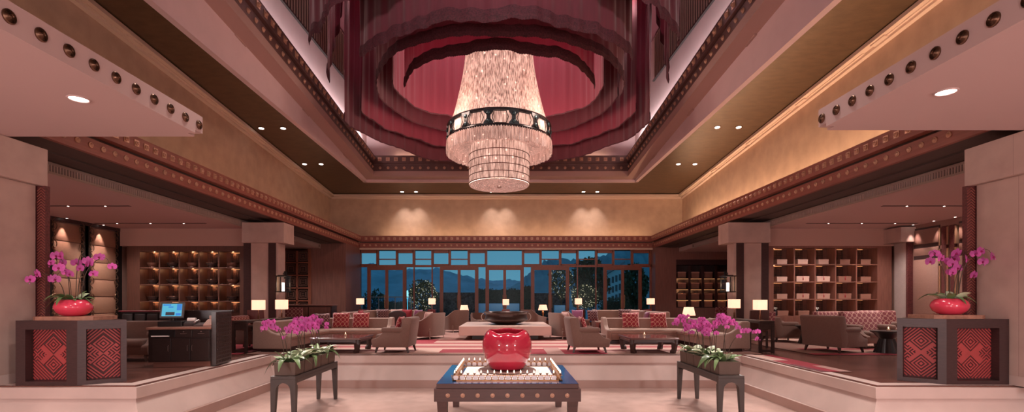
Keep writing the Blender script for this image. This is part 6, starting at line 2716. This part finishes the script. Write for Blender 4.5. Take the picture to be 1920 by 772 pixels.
pairs = [(490, 240, 'left', 'nearer pair, outer'), (531, 240, 'left', 'nearer pair, inner'), (571, 307, 'left', 'farther pair, outer'), (602, 307, 'left', 'farther pair, inner'),
         (1345, 238, 'right', 'nearer pair, inner'), (1385, 238, 'right', 'nearer pair, outer'), (1272, 307, 'right', 'farther pair, inner'), (1303, 307, 'right', 'farther pair, outer'),
         (754, 363.5, 'far', 'left pair, left'), (780, 363.5, 'far', 'left pair, right'), (921, 363.5, 'far', 'middle pair, left'), (948, 363.5, 'far', 'middle pair, right'),
         (1094, 363.5, 'far', 'right pair, left'), (1120, 363.5, 'far', 'right pair, right')]
for i, (px, py, side, q) in enumerate(pairs):
    P = on_ceiling(px, py)
    if side == 'far':
        P = Vector(((px - CX) * 25.5 / F, 25.5, zc(25.5)))
    lab = 'small bright downlight in the %s band of the gold ceiling, %s lamp' % (side, q)
    o = d0 if i == 0 else dup(d0)
    o['label'] = lab
    o.location = P
    o.rotation_euler = (math.atan(.068) * -1, 0, 0)
    if side == 'far':
        spot(P + Vector((0, 0, -.06)), (P.x, 26.2, 4.6), 120, 64, PINK, 1.0, .05)
    else:
        s = -1 if side == 'left' else 1
        spot(P + Vector((0, 0, -.06)), (s * (4.0 if 'nearer' in q else 3.4), 12.6 if 'nearer' in q else 17.8, 0), 1750, 58, PINK, .8, .03)
# the two visible downlights in the low slabs (more of them run on over the viewer)
bm = BM()
torus(bm, .105, .012, (0, 0, -.004), 28, 6)
s0 = thing('slab_downlight', 'x', 'downlight', (0, 0, 0), 0, 'downlights in the low slabs')
obj('trim_ring', bm, plaster, s0, True)
bm = BM()
cyl(bm, (0, 0, -.006), (0, 0, .0), .1, seg=28)
obj('lens', bm, lamp_white, s0)
for i, (px, py, side) in enumerate(((147.5, 184.5, 'left'), (1774, 171.5, 'right'))):
    o = s0 if i == 0 else dup(s0)
    d = (3.66 - CZ) * F / (HY - py)
    o.location = ((px - CX) * d / F, d, 3.659)
    o['label'] = 'round bright downlight in the low %s ceiling slab' % side
    spot(o.location + Vector((0, 0, -.05)), o.location + Vector((0, 0.4, -3)), 170, 110, PINK, .9, .1)
    spot((o.location.x, d - 3, 3.6), (o.location.x * .9, d - 1.5, 0), 170, 120, PINK, .9, .1)

# coves hidden behind the friezes
area((-8.75, 14.5, 4.35), (-9.2, 14.5, 7.0), 40, 20, .12, AMBER)
area((8.75, 14.5, 4.35), (9.2, 14.5, 7.0), 430, 20, .12, AMBER)
area((0.5, 25.7, 4.45), (0.5, 26.1, 7.0), 80, 14, .12, AMBER, up=(1, 0, 0))
# coffer cove washing the pale walls
for x, o in ((IX0 - .33, -1), (IX1 + .33, 1)):
    area((x, 15, zc(15) + .82), (x + o * .06, 15, 12), 380, 15, .08, ROSE, up=(0, 1, -.068))
area((-.25, IY1 + .33, zc(IY1) + .82), (-.25, IY1 + .4, 12), 40, 10, .06, AMBER, up=(1, 0, 0))
# lamps inside the drapes
for a in (0.4, 1.5, 2.6, 3.8, 5.5):
    point((-.22 + 1.7 * math.cos(a), 15.5 + 1.5 * math.sin(a), 10.9), 70, (1.0, .72, .74), .12)
for a in (0.2, 1.0, 2.0, 3.0):
    point((-.22 + 4.05 * math.cos(a), 15.5 + 3.9 * math.sin(a), 10.9), 32, (1.0, .6, .62), .12)
# chandelier light
point((-.22, 15.5, 5.4), 300, (1.0, .76, .66), .5)
for a in range(4):
    point((-.22 + 2.1 * math.cos(a * PI / 2 + .8), 15.5 + 2.1 * math.sin(a * PI / 2 + .8), 6.9), 90, (1.0, .70, .58), .3)
# downlights high in the coffer and over the sunken hall
for x, y, p in ((-4.5, 9.5, 3000), (4.3, 9.5, 3000), (-3.2, 8.0, 2600), (3.2, 8.0, 2600), (-4.9, 6.0, 2600), (4.9, 6.0, 2600)):
    spot((x, y, 8.3), (x * .8, y - .6, LOW), p * .33, 70, PINK, .9, .15)
spot((0.5, 7.6, 8.3), (0.03, 8.35, .1), 1300, 17, (1, .8, .74), .5, .05)       # on the red vase
spot((-4.7, 9.3, 8.2), (-3.5, 8.9, -.3), 1200, 18, (1, .78, .70), .4, .04)     # on the orchid benches
spot((4.9, 9.3, 8.2), (3.6, 8.9, -.3), 1400, 18, (1, .78, .70), .4, .04)
# lounge
spot((-.22, 15.5, 4.66), (-.1, 15.3, 0), 420, 120, PINK, .9, .05)
for x in (-3.6, 0, 3.4):
    spot((x, 8.2, 8.0), (x * .7, 12.5, 9.6), 260, 95, ROSE, .9, .1)        # unseen spots added at the near coffer edge to brighten the drapes
# bays
for s in (-1, 1):
    for x, y, p in ((9.6, 12.4, 90), (11.8, 12.4, 90), (9.8, 15.2, 90), (11.8, 15.2, 90), (10.2, 20.5, 70), (10.2, 9.0, 90), (8.0, 20.5, 60)):
        z = 3.57 if x > 8.4 else 3.76
        spot((s * x, y, z), (s * x, y, 0), p * 3.0, 125, PINK, .9, .05)
# unseen fill lights added behind the viewer to lift soffits and columns
for x, y in ((-8, -2.5), (0, -4.5), (8, -2.5)):
    point((x, y, 1.5), 860, ROSE, .5)
# ------------------------------------------------------------------ camera and output
cam = bpy.data.cameras.new('camera')
cam.sensor_width = 36.0
cam.lens = 36.0 * F / 1920.0
cam.shift_x = (960.0 - CX) / 1920.0
cam.shift_y = (HY - 386.0) / 1920.0
cam.clip_end = 2000
co = bpy.data.objects.new('camera', cam)
COL.objects.link(co)
co.location = (0, 0, CZ)
co.rotation_euler = (PI / 2, 0, 0)
SC.camera = co
SC.view_settings.view_transform = 'Standard'
SC.view_settings.look = 'None'
SC.view_settings.exposure = EXPOSURE
SC.view_settings.gamma = 1
SC.view_settings.use_curve_mapping = False
cy = SC.cycles
cy.use_denoising = True
cy.denoiser = 'OPENIMAGEDENOISE'
cy.max_bounces = 6
cy.diffuse_bounces = 4
cy.glossy_bounces = 3
cy.transmission_bounces = 3
cy.transparent_max_bounces = 10
cy.sample_clamp_indirect = 6
cy.caustics_reflective = False
cy.caustics_refractive = False
